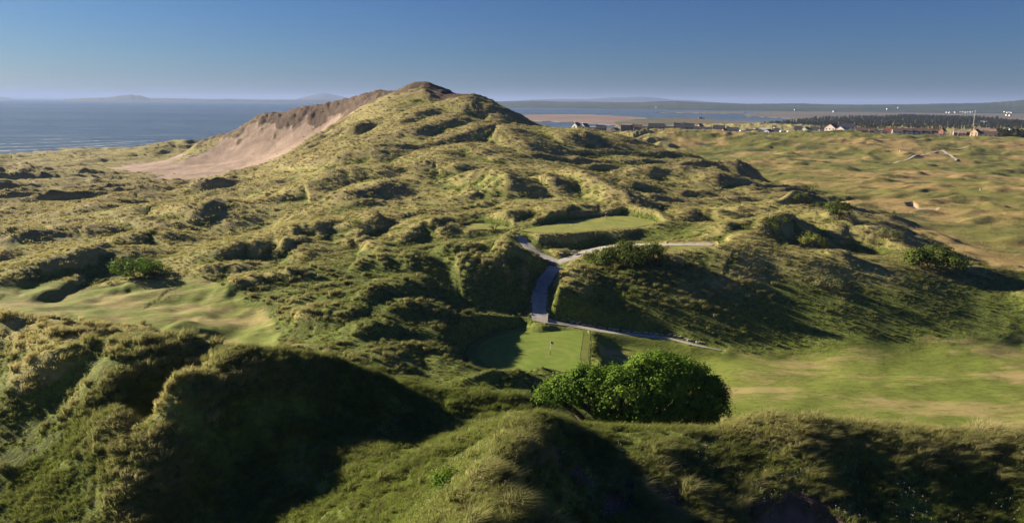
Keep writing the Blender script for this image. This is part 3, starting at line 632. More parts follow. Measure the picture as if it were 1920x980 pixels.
def scatter(name, protos, pts, kind_idx, scale, tint, lushv, mat, label, rot=None):
    """own mesh holds the prototypes and the scatter points; geometry nodes place one on the other"""
    V = []; F = []; tip = []; pr = []
    for k, (v, f, t_) in enumerate(protos):
        o_ = len(V); V += v; F += [tuple(i+o_ for i in q) for q in f]; tip += t_; pr += [k+1]*len(v)
    n0 = len(V); N = len(pts); me = bpy.data.meshes.new(name); me.from_pydata(V, [], F)
    me.vertices.add(N); co = np.zeros((n0+N, 3), np.float32); me.vertices.foreach_get('co', co.ravel())
    co[:n0] = np.array(V, np.float32); co[n0:] = pts; me.vertices.foreach_set('co', co.ravel()); me.update()
    def A(nm, first, rest, typ='FLOAT'):
        a = me.attributes.new(nm, typ, 'POINT'); arr = np.concatenate([first, rest]); a.data.foreach_set('value', arr.astype(np.int32 if typ == 'INT' else np.float32))
    z0 = np.zeros(n0)
    e_ = 1.2; gx_ = (on_sheet(GZ, pts[:,0]+e_, pts[:,1])-on_sheet(GZ, pts[:,0]-e_, pts[:,1]))/(2*e_); gy_ = (on_sheet(GZ, pts[:,0], pts[:,1]+e_)-on_sheet(GZ, pts[:,0], pts[:,1]-e_))/(2*e_)
    for nm, g_ in (('gnx', -gx_), ('gny', -gy_), ('dk', rng.random(N)**2)): A(nm, z0, g_)
    A('tip', np.array(tip), np.zeros(N)); A('proto', np.array(pr), np.zeros(N), 'INT'); A('pick', z0, kind_idx, 'INT')
    A('scl', z0, scale); A('rot', z0, rng.random(N)*6.283 if rot is None else rot); A('tint', z0, tint); A('ilush', z0, lushv)
    ob = bpy.data.objects.new(name, me); COL.objects.link(ob); me.materials.append(mat)
    g = bpy.data.node_groups.new(name, 'GeometryNodeTree'); g.interface.new_socket('Geometry', in_out='INPUT', socket_type='NodeSocketGeometry'); g.interface.new_socket('Geometry', in_out='OUTPUT', socket_type='NodeSocketGeometry')
    N_ = g.nodes; L = g.links; gi = N_.new('NodeGroupInput'); go = N_.new('NodeGroupOutput'); jn = N_.new('GeometryNodeJoinGeometry')
    def na(nm, typ='FLOAT'):
        x = N_.new('GeometryNodeInputNamedAttribute'); x.data_type = typ; x.inputs['Name'].default_value = nm; return x.outputs['Attribute']
    def eq(sock, v):
        c = N_.new('FunctionNodeCompare'); c.data_type = 'INT'; c.operation = 'EQUAL'; L.new(sock, c.inputs[2]); c.inputs[3].default_value = v; return c.outputs[0]
    def sep(v):
        s_ = N_.new('GeometryNodeSeparateGeometry'); s_.domain = 'POINT'; L.new(gi.outputs[0], s_.inputs[0]); L.new(eq(na('proto', 'INT'), v), s_.inputs[1]); return s_.outputs[0]
    P_ = sep(0); cr = N_.new('ShaderNodeCombineXYZ'); L.new(na('rot'), cr.inputs[2]); cs = N_.new('ShaderNodeCombineXYZ')
    for k in range(3): L.new(na('scl'), cs.inputs[k])
    for k in range(len(protos)):
        ip = N_.new('GeometryNodeInstanceOnPoints'); L.new(P_, ip.inputs['Points']); L.new(sep(k+1), ip.inputs['Instance']); L.new(eq(na('pick', 'INT'), k), ip.inputs['Selection'])
        L.new(cr.outputs[0], ip.inputs['Rotation']); L.new(cs.outputs[0], ip.inputs['Scale']); L.new(ip.outputs[0], jn.inputs[0])
    L.new(jn.outputs[0], go.inputs[0]); md = ob.modifiers.new('scatter', 'NODES'); md.node_group = g
    tag(ob, label, None, kind='stuff'); return ob

def tuft_mat():
    t = NT('marram_grass')
    t.attr0 = t.attr
    def attr(name):
        x = t.n('ShaderNodeAttribute', attribute_name='ilush' if name == 'lush' else name); x.attribute_type = 'INSTANCER'; return x.outputs['Fac']
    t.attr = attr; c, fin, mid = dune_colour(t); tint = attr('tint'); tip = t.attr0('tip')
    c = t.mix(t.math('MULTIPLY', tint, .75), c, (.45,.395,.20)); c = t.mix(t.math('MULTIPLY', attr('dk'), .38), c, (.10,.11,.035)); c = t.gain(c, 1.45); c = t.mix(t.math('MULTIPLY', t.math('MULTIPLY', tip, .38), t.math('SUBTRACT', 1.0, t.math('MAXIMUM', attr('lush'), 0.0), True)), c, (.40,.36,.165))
    cb = t.n('ShaderNodeCombineXYZ'); t.set(cb.inputs[0], attr('gnx')); t.set(cb.inputs[1], attr('gny')); cb.inputs[2].default_value = 1.0
    nn = t.n('ShaderNodeVectorMath', operation='NORMALIZE'); t.set(nn.inputs[0], cb.outputs[0]); gm = t.n('ShaderNodeNewGeometry')
    sm = t.n('ShaderNodeVectorMath', operation='MULTIPLY_ADD'); t.set(sm.inputs[0], gm.outputs['Normal']); sm.inputs[1].default_value = (.45,.45,.45); t.set(sm.inputs[2], nn.outputs[0])
    n2 = t.n('ShaderNodeVectorMath', operation='NORMALIZE'); t.set(n2.inputs[0], sm.outputs[0])
    tr = t.n('ShaderNodeBsdfTranslucent'); t.set(tr.inputs[0], c); df = t.n('ShaderNodeBsdfDiffuse'); t.set(df.inputs[0], c); t.set(df.inputs['Normal'], n2.outputs[0]); mx = t.n('ShaderNodeMixShader'); mx.inputs[0].default_value = .38
    t.t.links.new(df.outputs[0], mx.inputs[1]); t.t.links.new(tr.outputs[0], mx.inputs[2]); t.t.links.new(mx.outputs[0], t.out.inputs[0]); return t.m
M_TUFT = tuft_mat()
def band(r0, r1, n, keep=1.0):
    a = (rng.random(n)*2-1)*.80; r = np.sqrt(r0*r0+(r1*r1-r0*r0)*rng.random(n)); return np.sin(a)*r, np.cos(a)*r
XS, YS, SC, PK = [], [], [], []
for r0, r1, n, s0, s1, pk in ((14, 60, 80000, .45, 1.05, 0), (60, 110, 40000, .3, .7, 1), (110, 180, 50000, .35, .75, 1), (180, 330, 42000, .45, .95, 2), (330, 460, 16000, .5, 1.0, 2), (460, 640, 9000, .6, 1.1, 2)):
    x, y = band(r0, r1, n); XS.append(x); YS.append(y); SC.append(s0+(s1-s0)*rng.random(n)**1.5); PK.append(np.full(n, pk))
for r0, r1, n, s0, s1, pk in ((14, 62, 9000, .9, 1.5, 3), (62, 130, 9000, .8, 1.3, 3)):
    x, y = band(r0, r1, n); XS.append(x); YS.append(y); SC.append(s0+(s1-s0)*rng.random(n)**2); PK.append(np.full(n, pk))
X = np.concatenate(XS); Y = np.concatenate(YS); S = np.concatenate(SC); K = np.concatenate(PK)
G_ = {k: TM[k].reshape(NA, NR) for k in ('fair','green','tee','sand','plain','path')}; SCG = scar.reshape(NA, NR); LG = LUSH.reshape(NA, NR)
fa = on_sheet(G_['fair'], X, Y); gr = on_sheet(G_['green'], X, Y); te = on_sheet(G_['tee'], X, Y); sa = on_sheet(G_['sand'], X, Y); pa = on_sheet(np.clip(G_['path'], -2, 5), X, Y); pl_ = on_sheet(G_['plain'], X, Y); scg = on_sheet(SCG, X, Y); lu = on_sheet(LG, X, Y)
ZZ_ = on_sheet(GZ, X, Y); cl = fbm(X/2.6, Y/2.6, 2, 101); cl2 = fbm(X/9, Y/9, 2, 102)
prob = (1-ss(.2,.6,fa))*(1-ss(.05,.4,gr))*(1-ss(.1,.5,te))*(1-.97*ss(.2,.7,sa))*(pa > .25)*(1-.93*ss(.3,.8,pl_))*(1-.8*ss(.2,.8,scg))*(1-on_sheet(TM['hollow'].reshape(NA,NR), X, Y))*(ZZ_ > .8)*np.clip(.62+1.1*cl+.5*cl2, .12, 1)
prob = np.maximum(prob, .35*ss(.3,.8,pl_)*ss(.12,.3,cl2)*(ZZ_ > .8)*(fa < .2))
prob = prob*np.where(K == 3, 1-.85*np.clip(lu*1.4, 0, 1), 1)
keep = rng.random(len(X)) < prob
X, Y, S, K, lu, ZZ_, cl, pl_, pa = (q[keep] for q in (X, Y, S, K, lu, ZZ_, cl, pl_, pa))
S = S*(1-.35*np.clip(lu, 0, 1))*(.8+.5*np.clip(cl+.2, 0, 1))*(1-.4*ss(.3,.8,pl_))*(.45+.55*ss(.2, 1.5, pa))
tint = np.clip((rng.random(len(X))**2*.9+.25*cl+.35*(K == 3))*(1-.85*np.clip(lu*1.3,0,1)), 0, 1)
protos = [blade_tuft(60, .95, .030, .75, .25, .30, 1), blade_tuft(52, .75, .032, .55, .35, .34, 2), blade_tuft(70, .55, .03, .9, .15, .42, 3),
          blade_tuft(34, .85, .075, .8, .25, .42, 4), blade_tuft(30, .65, .08, .9, .2, .50, 5),
          blade_tuft(20, .8, .17, .9, .2, .6, 6), blade_tuft(18, .65, .19, 1.0, .2, .7, 7), blade_tuft(120, .95, .028, .55, .45, .30, 8), blade_tuft(110, .85, .028, .7, .6, .26, 9)]
pick = np.where(K == 0, rng.integers(0, 3, len(X)), np.where(K == 1, 3+rng.integers(0, 2, len(X)), np.where(K == 3, 7+rng.integers(0, 2, len(X)), 5+rng.integers(0, 2, len(X)))))
scatter('marram_grass', protos, np.stack([X, Y, ZZ_], 1), pick, S, tint, lu, M_TUFT, 'tufts of straw and green marram grass all over the dunes', rot=rng.normal(0, .5, len(X)))
print('tufts', len(X))
# daisies
fl = []; centres = [(990,950,1.2),(1100,920,1.0),(1330,870,1.2),(1450,925,1.0),(1560,905,1.3),(1585,940,.8),(1900,960,1.2),(1140,960,1.5),(900,800,1.2),(880,860,1.2),(1690,960,1.2),(800,955,1.0),(1420,850,1.6),(1760,900,1.6),(940,890,1.2),(1220,860,1.5),(280,860,1.5),(600,900,2)]
for px, py, sp in centres:
    c = hit(px, py)
    for _ in range(46): fl.append((c[0]+random.gauss(0, sp), c[1]+random.gauss(0, sp)))
for px, py, sp in [(920,575,3),(905,560,3),(1430,545,6),(1500,560,7),(1080,590,3),(1380,520,5)]:
    c = hit(px, py)
    for _ in range(60): fl.append((c[0]+random.gauss(0, sp), c[1]+random.gauss(0, sp)))
fl = np.array(fl); fz = on_sheet(GZ, fl[:,0], fl[:,1])
fv = [(0,0,.02)]+[(math.cos(k*1.047)*.021, math.sin(k*1.047)*.021, .0) for k in range(6)]
fv = [(x, y-z*.0, .42+z) for x, y, z in fv]+[(-.004,0,0),(.004,0,0),(0,0,.42)]
ff = [(0, 1+k, 1+(k+1) % 6) for k in range(6)]+[(7,8,9)]
scatter('white_daisies', [(fv, ff, [1]*7+[0]*3)], np.stack([fl[:,0], fl[:,1], fz], 1), np.zeros(len(fl)), .7+.6*rng.random(len(fl)), np.zeros(len(fl)), np.zeros(len(fl)), plain_mat('daisy_white', (.75,.74,.70)), 'small white wild flowers dotted among the marram')

# ------------------------------------------------------------------ bushes and trees
def leaf_mat(name, c1, c2):
    t = NT(name); f = t.noise(.55, 4, .7); g = t.noise(6, 2); c = t.mix(t.ramp(f, .40, .60), c1, c2); c = t.mix(t.ramp(g, .4, .7), c, t.mix(.4, c, tuple(k*1.5 for k in c2)))
    tr = t.n('ShaderNodeBsdfTranslucent'); t.set(tr.inputs[0], c); t.set(t.b.inputs['Base Color'], c); t.b.inputs['Roughness'].default_value = .7; t.b.inputs['Specular IOR Level'].default_value = .08
    mx = t.n('ShaderNodeMixShader'); mx.inputs[0].default_value = .3; t.t.links.new(t.b.outputs[0], mx.inputs[1]); t.t.links.new(tr.outputs[0], mx.inputs[2]); t.t.links.new(mx.outputs[0], t.out.inputs[0]); return t.m
M_LEAF = leaf_mat('sycamore_leaf', (.070,.135,.014), (.15,.24,.028)); M_LEAFD = leaf_mat('dark_leaf', (.055,.080,.016), (.095,.125,.024)); M_LEAFY = leaf_mat('yellow_green_leaf', (.12,.15,.03), (.19,.21,.05)); M_LEAFP = leaf_mat('pale_leaf', (.13,.15,.06), (.19,.20,.085))
M_BARK = plain_mat('bark', (.10,.08,.06))
def tube(V, F, p, q, r0, r1, n=6):
    p = mathutils.Vector(p); q = mathutils.Vector(q); d = (q-p).normalized(); u = d.orthogonal().normalized(); v = d.cross(u); o = len(V)
    for c, r_ in ((p, r0), (q, r1)):
        for k in range(n): a = k*2*math.pi/n; V.append(tuple(c+u*math.cos(a)*r_+v*math.sin(a)*r_))
    F += [(o+k, o+(k+1) % n, o+n+(k+1) % n, o+n+k) for k in range(n)]+[tuple(o+n+k for k in range(n))]
def crown_mesh(lobes, n_leaf, leaf, seed, shell=.30):
    """leaves spread through the outer layer of several lobes, with clumps; lobes = (x,y,z, rx,ry,rz)"""
    g = np.random.default_rng(seed); L = np.array(lobes, float); wts = (L[:,3]*L[:,4]+L[:,4]*L[:,5]+L[:,3]*L[:,5]); wts /= wts.sum()
    # clump centres on the lobe surfaces
    nc = max(12, n_leaf//55); li = g.choice(len(L), nc, p=wts); d = g.normal(size=(nc, 3)); d[:,2] = np.abs(d[:,2])*.9-.25; d /= np.linalg.norm(d, axis=1)[:,None]
    C = L[li,:3]+d*L[li,3:]*(1-shell*g.random(nc)**1.5)[:,None]
    inside = np.zeros(nc, bool)
    for k in range(len(L)): inside |= (np.sum(((C-L[k,:3])/L[k,3:])**2, axis=1) < .62) & (li != k)
    C = C[~inside]; d = d[~inside]; nc = len(C)
    ci = g.integers(0, nc, n_leaf); cr = leaf*2.6; off = g.normal(size=(n_leaf, 3))*cr*np.array([1,1,.75]); P = C[ci]+off; P[:,2] = np.maximum(P[:,2], .05)
    nrm = d[ci]*.9+off/cr*.5+g.normal(size=(n_leaf, 3))*.55+np.array([0,0,.45]); nrm /= np.linalg.norm(nrm, axis=1)[:,None]
    t_ = np.cross(nrm, g.normal(size=(n_leaf, 3))); t_ /= np.linalg.norm(t_, axis=1)[:,None]+1e-9; b_ = np.cross(nrm, t_)
    s_ = leaf*(.6+.7*g.random(n_leaf))[:,None]
    V = np.stack([P-t_*s_, P+b_*s_*.62+nrm*s_*.1, P+t_*s_, P-b_*s_*.62+nrm*s_*.1], 1).reshape(-1, 3); F = np.arange(len(V)).reshape(-1, 4)
    return V, F, C
def make_bush(name, label, cat, pos, lobes, n_leaf, leaf, mat, seed, group=None, trunk_h=None):
    root = bpy.data.objects.new(name, None); COL.objects.link(root); root.location = pos; root.empty_display_size = .5; tag(root, label, cat, group)
    V, F, C = crown_mesh(lobes, n_leaf, leaf, seed); cr = np_mesh('crown', V, F, mat, smooth=False); cr.parent = root
    tv, tf = [], []; L = np.array(lobes); top = L[:,2].max(); w0 = max(.06, .035*top+.02)
    for k, l in enumerate(lobes):
        bx, by = l[0]*.25, l[1]*.25; mid = (l[0]*.6, l[1]*.6, l[2]*.55)
        tube(tv, tf, (bx, by, -.4), mid, w0, w0*.65); tube(tv, tf, mid, (l[0], l[1], l[2]+l[5]*.2), w0*.65, w0*.3)
        for j in range(4):
            a = j*1.57+k; tube(tv, tf, mid, (l[0]+l[3]*.6*math.cos(a), l[1]+l[4]*.6*math.sin(a), l[2]+l[5]*.3), w0*.4, w0*.12, 5)
    tr = mesh_obj('trunk', tv, tf, M_BARK, root, smooth=True); return root
def auto_lobes(w_, h_, dpt, k, seed):
    r_ = random.Random(seed); out = [(0, 0, h_*.52, w_*.34, dpt*.42, h_*.47)]
    for i in range(k):
        a = i*6.283/k+r_.random(); q = .30+.12*r_.random(); s_ = .20+.09*r_.random()
        out.append((math.cos(a)*w_*q, math.sin(a)*dpt*q, h_*(.30+.30*r_.random()), w_*s_, dpt*s_*1.1, h_*(.26+.12*r_.random())))
    return out
# the large bush in front of the green
bp = W(1195, 53, 0); bz = sz(bp[0], bp[1])
U = 53/1280*1.03
def BL(px, py, rx, rz, dy=0, ry=None): # lobe by its place in the bush
    return ((px-1195)*U, dy, 0, rx*U, (ry or rx)*U, rz*U, py)
bl = [(1230,722,75,58,0,70),(1180,735,70,52,-.6,62),(1120,735,66,50,.2,52),(1068,740,50,38,.4,40),(1034,743,28,22,.4,26),(1285,728,55,56,.8,60),(1325,748,38,44,.2,46),(1345,766,22,30,0,30),(1265,758,60,42,-1.8,46),(1205,770,55,30,-2.0,40),(1310,782,42,32,-1.6,36),(1150,762,45,30,-1.2,36),(1235,698,48,34,.8,44),(1100,722,34,20,.8,30)]
lob = []
for px, py, rx, rz, dy, ry in bl:
    x_, y_, z_ = D(px, py, 53); lob.append((x_-bp[0], dy, z_-bz, rx*U, ry*U*.8, rz*U))
for l in list(lob)[:12]:
    a_ = random.uniform(.4, 2.7); lob.append((l[0]+l[3]*.85*math.cos(a_), l[1]+random.uniform(-.6,.3), l[2]+l[5]*.85*math.sin(a_), l[3]*.26, l[3]*.26, l[3]*.24))
make_bush('sycamore_bush', 'huge rounded dark green leafy bush in front of the putting green', 'bush', (bp[0], bp[1], bz), lob, 52000, .115, M_LEAF, 11)
BUSHES = [ # px, py of foot, width px, height px, material, leaves, label
 (262,520,66,38,M_LEAF,4200,'bright green bush standing alone among the dunes left of the valley'),
 (296,520,40,24,M_LEAFD,1500,'low dark bush touching the right side of the bright green dune bush'),
 (1122,496,50,30,M_LEAFD,2000,'small bush at the path fork, leftmost of the fork clump'),
 (1172,500,76,46,M_LEAFD,4500,'broad olive green bush in the middle of the path fork clump'),
 (1224,500,54,50,M_LEAFD,3600,'rounded olive green bush, right end of the path fork clump'),
 (1568,410,44,36,M_LEAFD,2600,'round dark green tree on the slope above the bunker fairway'),
 (1503,382,34,20,M_LEAFD,1200,'dark scrubby bush left of and above the round hillside tree'),
 (1532,390,30,12,M_LEAFD,700,'low flat dark shrub between the scrubby bush and the round hillside tree'),
 (1516,358,26,13,M_LEAFD,600,'topmost dark shrub on the right shoulder of the dune'),
 (1538,367,24,11,M_LEAFD,500,'dark shrub just below the topmost shrub of the shoulder'),
 (1522,466,46,32,M_LEAFY,2400,'yellow green bush with a dark right side above the small tee'),
 (1456,426,44,22,M_LEAFD,1300,'dull dark shrub on the rough hill behind the yellow green bush'),
 (1398,430,20,9,M_LEAFY,400,'small bright shrub on the straw coloured rough hill'),
 (1660,448,46,20,M_LEAFP,1200,'pale grey green shrub on the slope left of the sandy fairway'),
 (1672,407,22,12,M_LEAFD,500,'small dark shrub at the rim of the bunker fairway'),
 (1756,505,88,40,M_LEAFD,5000,'wide olive green bush beside the worn track at the right'),
 (1550,542,46,30,M_LEAFP,1500,'pale shrub half way up the shaded bank'),
 (1183,560,32,24,M_LEAFY,1100,'small yellow green shrub low on the shaded bank near the path'),
 (660,422,26,17,M_LEAF,700,'small bright green shrub in a hollow at the foot of the big dune'),
 (926,430,17,14,M_LEAFY,500,'little light green shrub between the two tee platforms'),
 (1040,460,0,0,None,0,''),
 (838,912,46,46,M_LEAF,900,'small fresh green sapling in the foreground grass'),
]
for i, (px, py, wp, hp, mt, nl, lab) in enumerate(BUSHES):
    if not mt: continue
    x_, y_, z_ = hit(px, py); u_ = y_/1280*1.03; w_, h_ = wp*u_, hp*u_*1.05
    leaf = max(.09, w_*.028)
    make_bush('bush' if 'tree' not in lab else 'round_tree', lab, 'tree' if 'tree' in lab else 'bush', (x_, y_, z_-.15), auto_lobes(w_, h_, w_*.8, 6, i), nl, leaf, mt, 100+i)

# ------------------------------------------------------------------ small things
M_WHITE = plain_mat('white_paint', (.78,.77,.74), .5); M_RED = plain_mat('flag_red', (.62,.13,.07), .7); M_BLACK = plain_mat('black_band', (.03,.03,.035), .6); M_WOOD = plain_mat('weathered_wood', (.30,.26,.21)); M_DWOOD = plain_mat('dark_wood', (.06,.05,.045)); M_STONE = plain_mat('kerb_stone', (.34,.31,.28), .9, .3)
def cyl(name, r_, z0, z1, mat, parent, n=10, x=0, y=0):
    V, F = [], []; tube(V, F, (x, y, z0), (x, y, z1), r_, r_, n); F.append(tuple(range(n))[::-1]); return mesh_obj(name, V, F, mat, parent)
def box(name, c, s, mat, parent=None, rz=0, bev=0, rx=0):
    x, y, z = (k/2 for k in s); m = mathutils.Matrix.Translation(c) @ mathutils.Matrix.Rotation(rz, 4, 'Z') @ mathutils.Matrix.Rotation(rx, 4, 'X')
    V = [tuple(m @ mathutils.Vector((i*x, j*y, k*z))) for i in (-1,1) for j in (-1,1) for k in (-1,1)]
    return mesh_obj(name, V, [(0,1,3,2),(4,6,7,5),(0,4,5,1),(2,3,7,6),(0,2,6,4),(1,5,7,3)], mat, parent)
def empty(name, loc, label, cat, rz=0, group=None):
    o = bpy.data.objects.new(name, None); COL.objects.link(o); o.location = loc; o.rotation_euler = (0, 0, rz); o.empty_display_size = .3; return tag(o, label, cat, group)
fx, fy, _ = Z(1032, 664, 7.05); f = empty('flagstick', (fx, fy, 7.06), 'thin golf flagstick with a red flag standing in the putting green', 'flagstick')
cyl('pole', .035, .65, 2.15, M_WHITE, f); cyl('lower_pole', .032, 0, .65, M_BLACK, f); cyl('cup', .054, -.02, .012, M_BLACK, f, 14)
V = []; F = []
for i in range(9):
    for j in range(4):
        u_ = i/8; V.append((.03+.40*u_, .06*math.sin(u_*7)*u_-.10*u_, 2.12-.36*j/3-.10*u_))
F = [(i*4+j, (i+1)*4+j, (i+1)*4+j+1, i*4+j+1) for i in range(8) for j in range(3)]
fo = mesh_obj('flag', V, F, M_RED, f, smooth=True); sd_ = fo.modifiers.new('thick', 'SOLIDIFY'); sd_.thickness = .01
# bench
bx_, by_, bz_ = hit(1077, 478); b_ = empty('bench', (bx_, by_, bz_), 'pale topped wooden bench with dark legs beside the path fork', 'bench', R(24))
for k in range(3): box('seat_slat', (0, -.16+.16*k, .46), (1.6, .13, .045), M_WHITE if k == 1 else M_WOOD, b_)
for k in range(2): box('back_slat', (0, .27+.02*k, .66+.16*k), (1.6, .035, .12), M_WHITE if k else M_WOOD, b_)
for s_ in (-1, 1):
    box('leg', (s_*.68, -.16, .22), (.09, .09, .44), M_DWOOD, b_); box('leg', (s_*.68, .28, .44), (.09, .07, .88), M_DWOOD, b_); box('armrest', (s_*.68, .04, .66), (.08, .52, .05), M_DWOOD, b_)
gx_, gy_, g_z = hit(1052.5, 479); m_ = empty('ball_washer', (gx_, gy_, g_z), 'white double box on a dark stand with a thin grey post', 'marker')
box('stand', (0, 0, .22), (.5, .2, .44), M_DWOOD, m_); box('box', (-.19, 0, .54), (.34, .25, .2), M_WHITE, m_); box('box', (.19, 0, .54), (.34, .25, .2), M_WHITE, m_); cyl('post', .03, 0, 1.25, M_WOOD, m_, 8, .05, .18)
px_, py_, pz_ = hit(987.5, 464); p_ = empty('path_post', (px_, py_, pz_), 'pair of short grey posts joined by a rail on the upper path', 'post')
for s_ in (-1, 1): box('post', (s_*.16, 0, .42), (.08, .08, .88), M_WOOD, p_)
box('rail', (0, 0, .70), (.24, .05, .08), M_WOOD, p_)
def ball(name, r_, mat, parent=None, n=8):
    V = [(0,0,r_)]; F = []
    for i in range(1, n//2):
        for k in range(n): a = i*math.pi/(n//2); t_ = k*2*math.pi/n; V.append((r_*math.sin(a)*math.cos(t_), r_*math.sin(a)*math.sin(t_), r_*math.cos(a)))
    V.append((0,0,-r_)); m_ = n//2-1
    F += [(0, 1+k, 1+(k+1) % n) for k in range(n)]+[(1+i*n+k, 1+(i+1)*n+k, 1+(i+1)*n+(k+1) % n, 1+i*n+(k+1) % n) for i in range(m_-1) for k in range(n)]+[(len(V)-1, 1+(m_-1)*n+(k+1) % n, 1+(m_-1)*n+k) for k in range(n)]
    return mesh_obj(name, V, F, mat, parent, smooth=True)
for (px, py), lab in zip(((1047,419.5),(1071,423.5)), ('white ball tee marker farther left on the raised tee', 'white ball tee marker nearer the front edge of the raised tee')):
    c = hit(px, py); o = ball('tee_marker', .14, M_WHITE); o.location = (c[0], c[1], c[2]+.12); tag(o, lab, 'tee marker', 'white tee markers')
for px, py, h_, lab in [(1443,411,1.6,'thin white post on the straw coloured hill right of the tee'),(1687,285,1.3,'short white post on the pale turf left of the far track fork'),(1837,358,1.3,'short pale post on the bright turf at the right, above the bunker')]:
    c = hit(px, py); rt = empty('marker_post', (c[0], c[1], c[2]-.1), lab, 'post'); u_ = max(.05, c[1]*.00035); cyl('shaft', u_, 0, h_, M_WHITE, rt, 8); cyl('cap', u_*1.2, h_, h_+.08, M_BLACK, rt, 8)
# golfer in the follow-through of a swing
def golfer():
    gx, gy, gz_ = hit(1136, 411.5); root = empty('person', (gx, gy, gz_), 'golfer in pale trousers and dark top finishing a swing on the raised tee', 'person', R(-15))
    J = {'pel':(0,0,.95),'chest':(.03,0,1.25),'neck':(.04,0,1.47),'head':(.05,-.02,1.60),'top':(.05,-.02,1.72),
         'hipL':(-.10,0,.92),'kneeL':(-.13,-.03,.50),'ankL':(-.14,0,.10),'toeL':(-.16,-.18,.04),'hipR':(.10,0,.92),'kneeR':(.10,-.12,.52),'ankR':(.18,.06,.14),'toeR':(.16,-.08,.04),
         'shL':(-.17,-.02,1.42),'elL':(-.12,-.24,1.52),'haL':(.10,-.22,1.66),'shR':(.21,.02,1.42),'elR':(.28,-.18,1.50),'haR':(.13,-.20,1.68)}
    rad = {'pel':.15,'chest':.16,'neck':.06,'head':.10,'top':.07,'hipL':.10,'kneeL':.065,'ankL':.045,'toeL':.04,'hipR':.10,'kneeR':.065,'ankR':.045,'toeR':.04,'shL':.075,'elL':.048,'haL':.04,'shR':.075,'elR':.048,'haR':.04}
    E = [('pel','chest'),('chest','neck'),('neck','head'),('head','top'),('pel','hipL'),('hipL','kneeL'),('kneeL','ankL'),('ankL','toeL'),('pel','hipR'),('hipR','kneeR'),('kneeR','ankR'),('ankR','toeR'),('chest','shL'),('shL','elL'),('elL','haL'),('chest','shR'),('shR','elR'),('elR','haR')]
    names = list(J); me = bpy.data.meshes.new('body'); me.from_pydata([J[k] for k in names], [(names.index(a), names.index(b)) for a, b in E], [])
    o = bpy.data.objects.new('body', me); COL.objects.link(o); o.parent = root; md = o.modifiers.new('skin', 'SKIN')
    sv = me.skin_vertices[0].data if me.skin_vertices else None
    if sv is None:
        bpy.context.view_layer.objects.active = o; import bmesh
        bm = bmesh.new(); bm.from_mesh(me); bm.verts.layers.skin.verify(); bm.to_mesh(me); bm.free(); sv = me.skin_vertices[0].data
    for i, k in enumerate(names): sv[i].radius = (rad[k], rad[k]*.8 if k in ('pel','chest') else rad[k]); sv[i].use_root = (k == 'pel')
    md2 = o.modifiers.new('smooth', 'SUBSURF'); md2.levels = md2.render_levels = 1
    t = NT('person_clothes'); z = t.n('ShaderNodeSeparateXYZ'); tc = t.n('ShaderNodeTexCoord'); t.set(z.inputs[0], tc.outputs['Object']); zz = z.outputs[2]
    c = t.mix(t.math('GREATER_THAN', zz, .08), (.6,.58,.55), (.48,.38,.32)); c = t.mix(t.math('GREATER_THAN', zz, .98), c, (.03,.03,.04)); c = t.mix(t.math('GREATER_THAN', zz, 1.49), c, (.50,.33,.25)); me.materials.append(t.done(c))
    cap = ball('cap', .112, M_WHITE, root, 12); cap.location = (.05,-.02,1.69); cap.scale = (1,1.05,.62)
    br = box('cap_peak', (.02,-.16,1.68), (.15,.12,.02), M_WHITE, root)
    for nm, loc in (('nose', (.045,-.125,1.60)),):
        q = ball(nm, .018, plain_mat('skin', (.50,.33,.25)), root, 6); q.location = loc
    V, F = [], []; tube(V, F, (.11,-.21,1.67), (.55,.35,1.15), .012, .010, 6); mesh_obj('golf_club', V, F, M_BLACK, None); c_ = bpy.context.scene.objects['golf_club']; c_.location = root.location; c_.rotation_euler = root.rotation_euler
    tag(c_, 'thin dark golf club held over the golfer\'s shoulder', 'golf club')
golfer()
# stone edging of the lower track, too small to pick apart
V, F = [], []
def stone(x, y, z, s_, r_):
    o = len(V); a = r_.random()*3; k = [(-1,-1,-1),(1,-1,-1),(1,1,-1),(-1,1,-1),(-.8,-.8,1),(.8,-.7,1),(.7,.8,1),(-.8,.7,1)]
    for i, j, l in k: V.append((x+s_*(i*math.cos(a)-j*math.sin(a))*.5*(1+r_.gauss(0,.1)), y+s_*(i*math.sin(a)+j*math.cos(a))*.35, z+l*s_*.28))
    F.extend([(o+4,o+5,o+6,o+7),(o,o+1,o+5,o+4),(o+1,o+2,o+6,o+5),(o+2,o+3,o+7,o+6),(o+3,o,o+4,o+7)])
r_ = random.Random(5); P, hw = PATHS[3]; T = np.gradient(P[:, :2], axis=0); T /= np.linalg.norm(T, axis=1)[:,None]
for i in range(2, len(P)-4):
    for q in range(2):
        if r_.random() < .85:
            x_ = P[i,0]-T[i,1]*(hw+.35)+r_.gauss(0,.08)+q*.38*T[i,0]; y_ = P[i,1]+T[i,0]*(hw+.35)+r_.gauss(0,.08); stone(x_, y_, max(P[i,2], sz(x_, y_))+.08, .30+.2*r_.random(), r_)
P, hw = PATHS[0]; T = np.gradient(P[:, :2], axis=0); T /= np.linalg.norm(T, axis=1)[:,None]
for i in range(4, 26):
    for sgn in (-1, 1):
        if r_.random() < .6: x_ = P[i,0]-sgn*T[i,1]*(hw+.15); y_ = P[i,1]+sgn*T[i,0]*(hw+.15); stone(x_, y_, P[i,2]+.10, .28+.15*r_.random(), r_)
tag(mesh_obj('edging_stones', V, F, M_STONE), 'loose line of small stones along the edges of the track', kind='stuff')
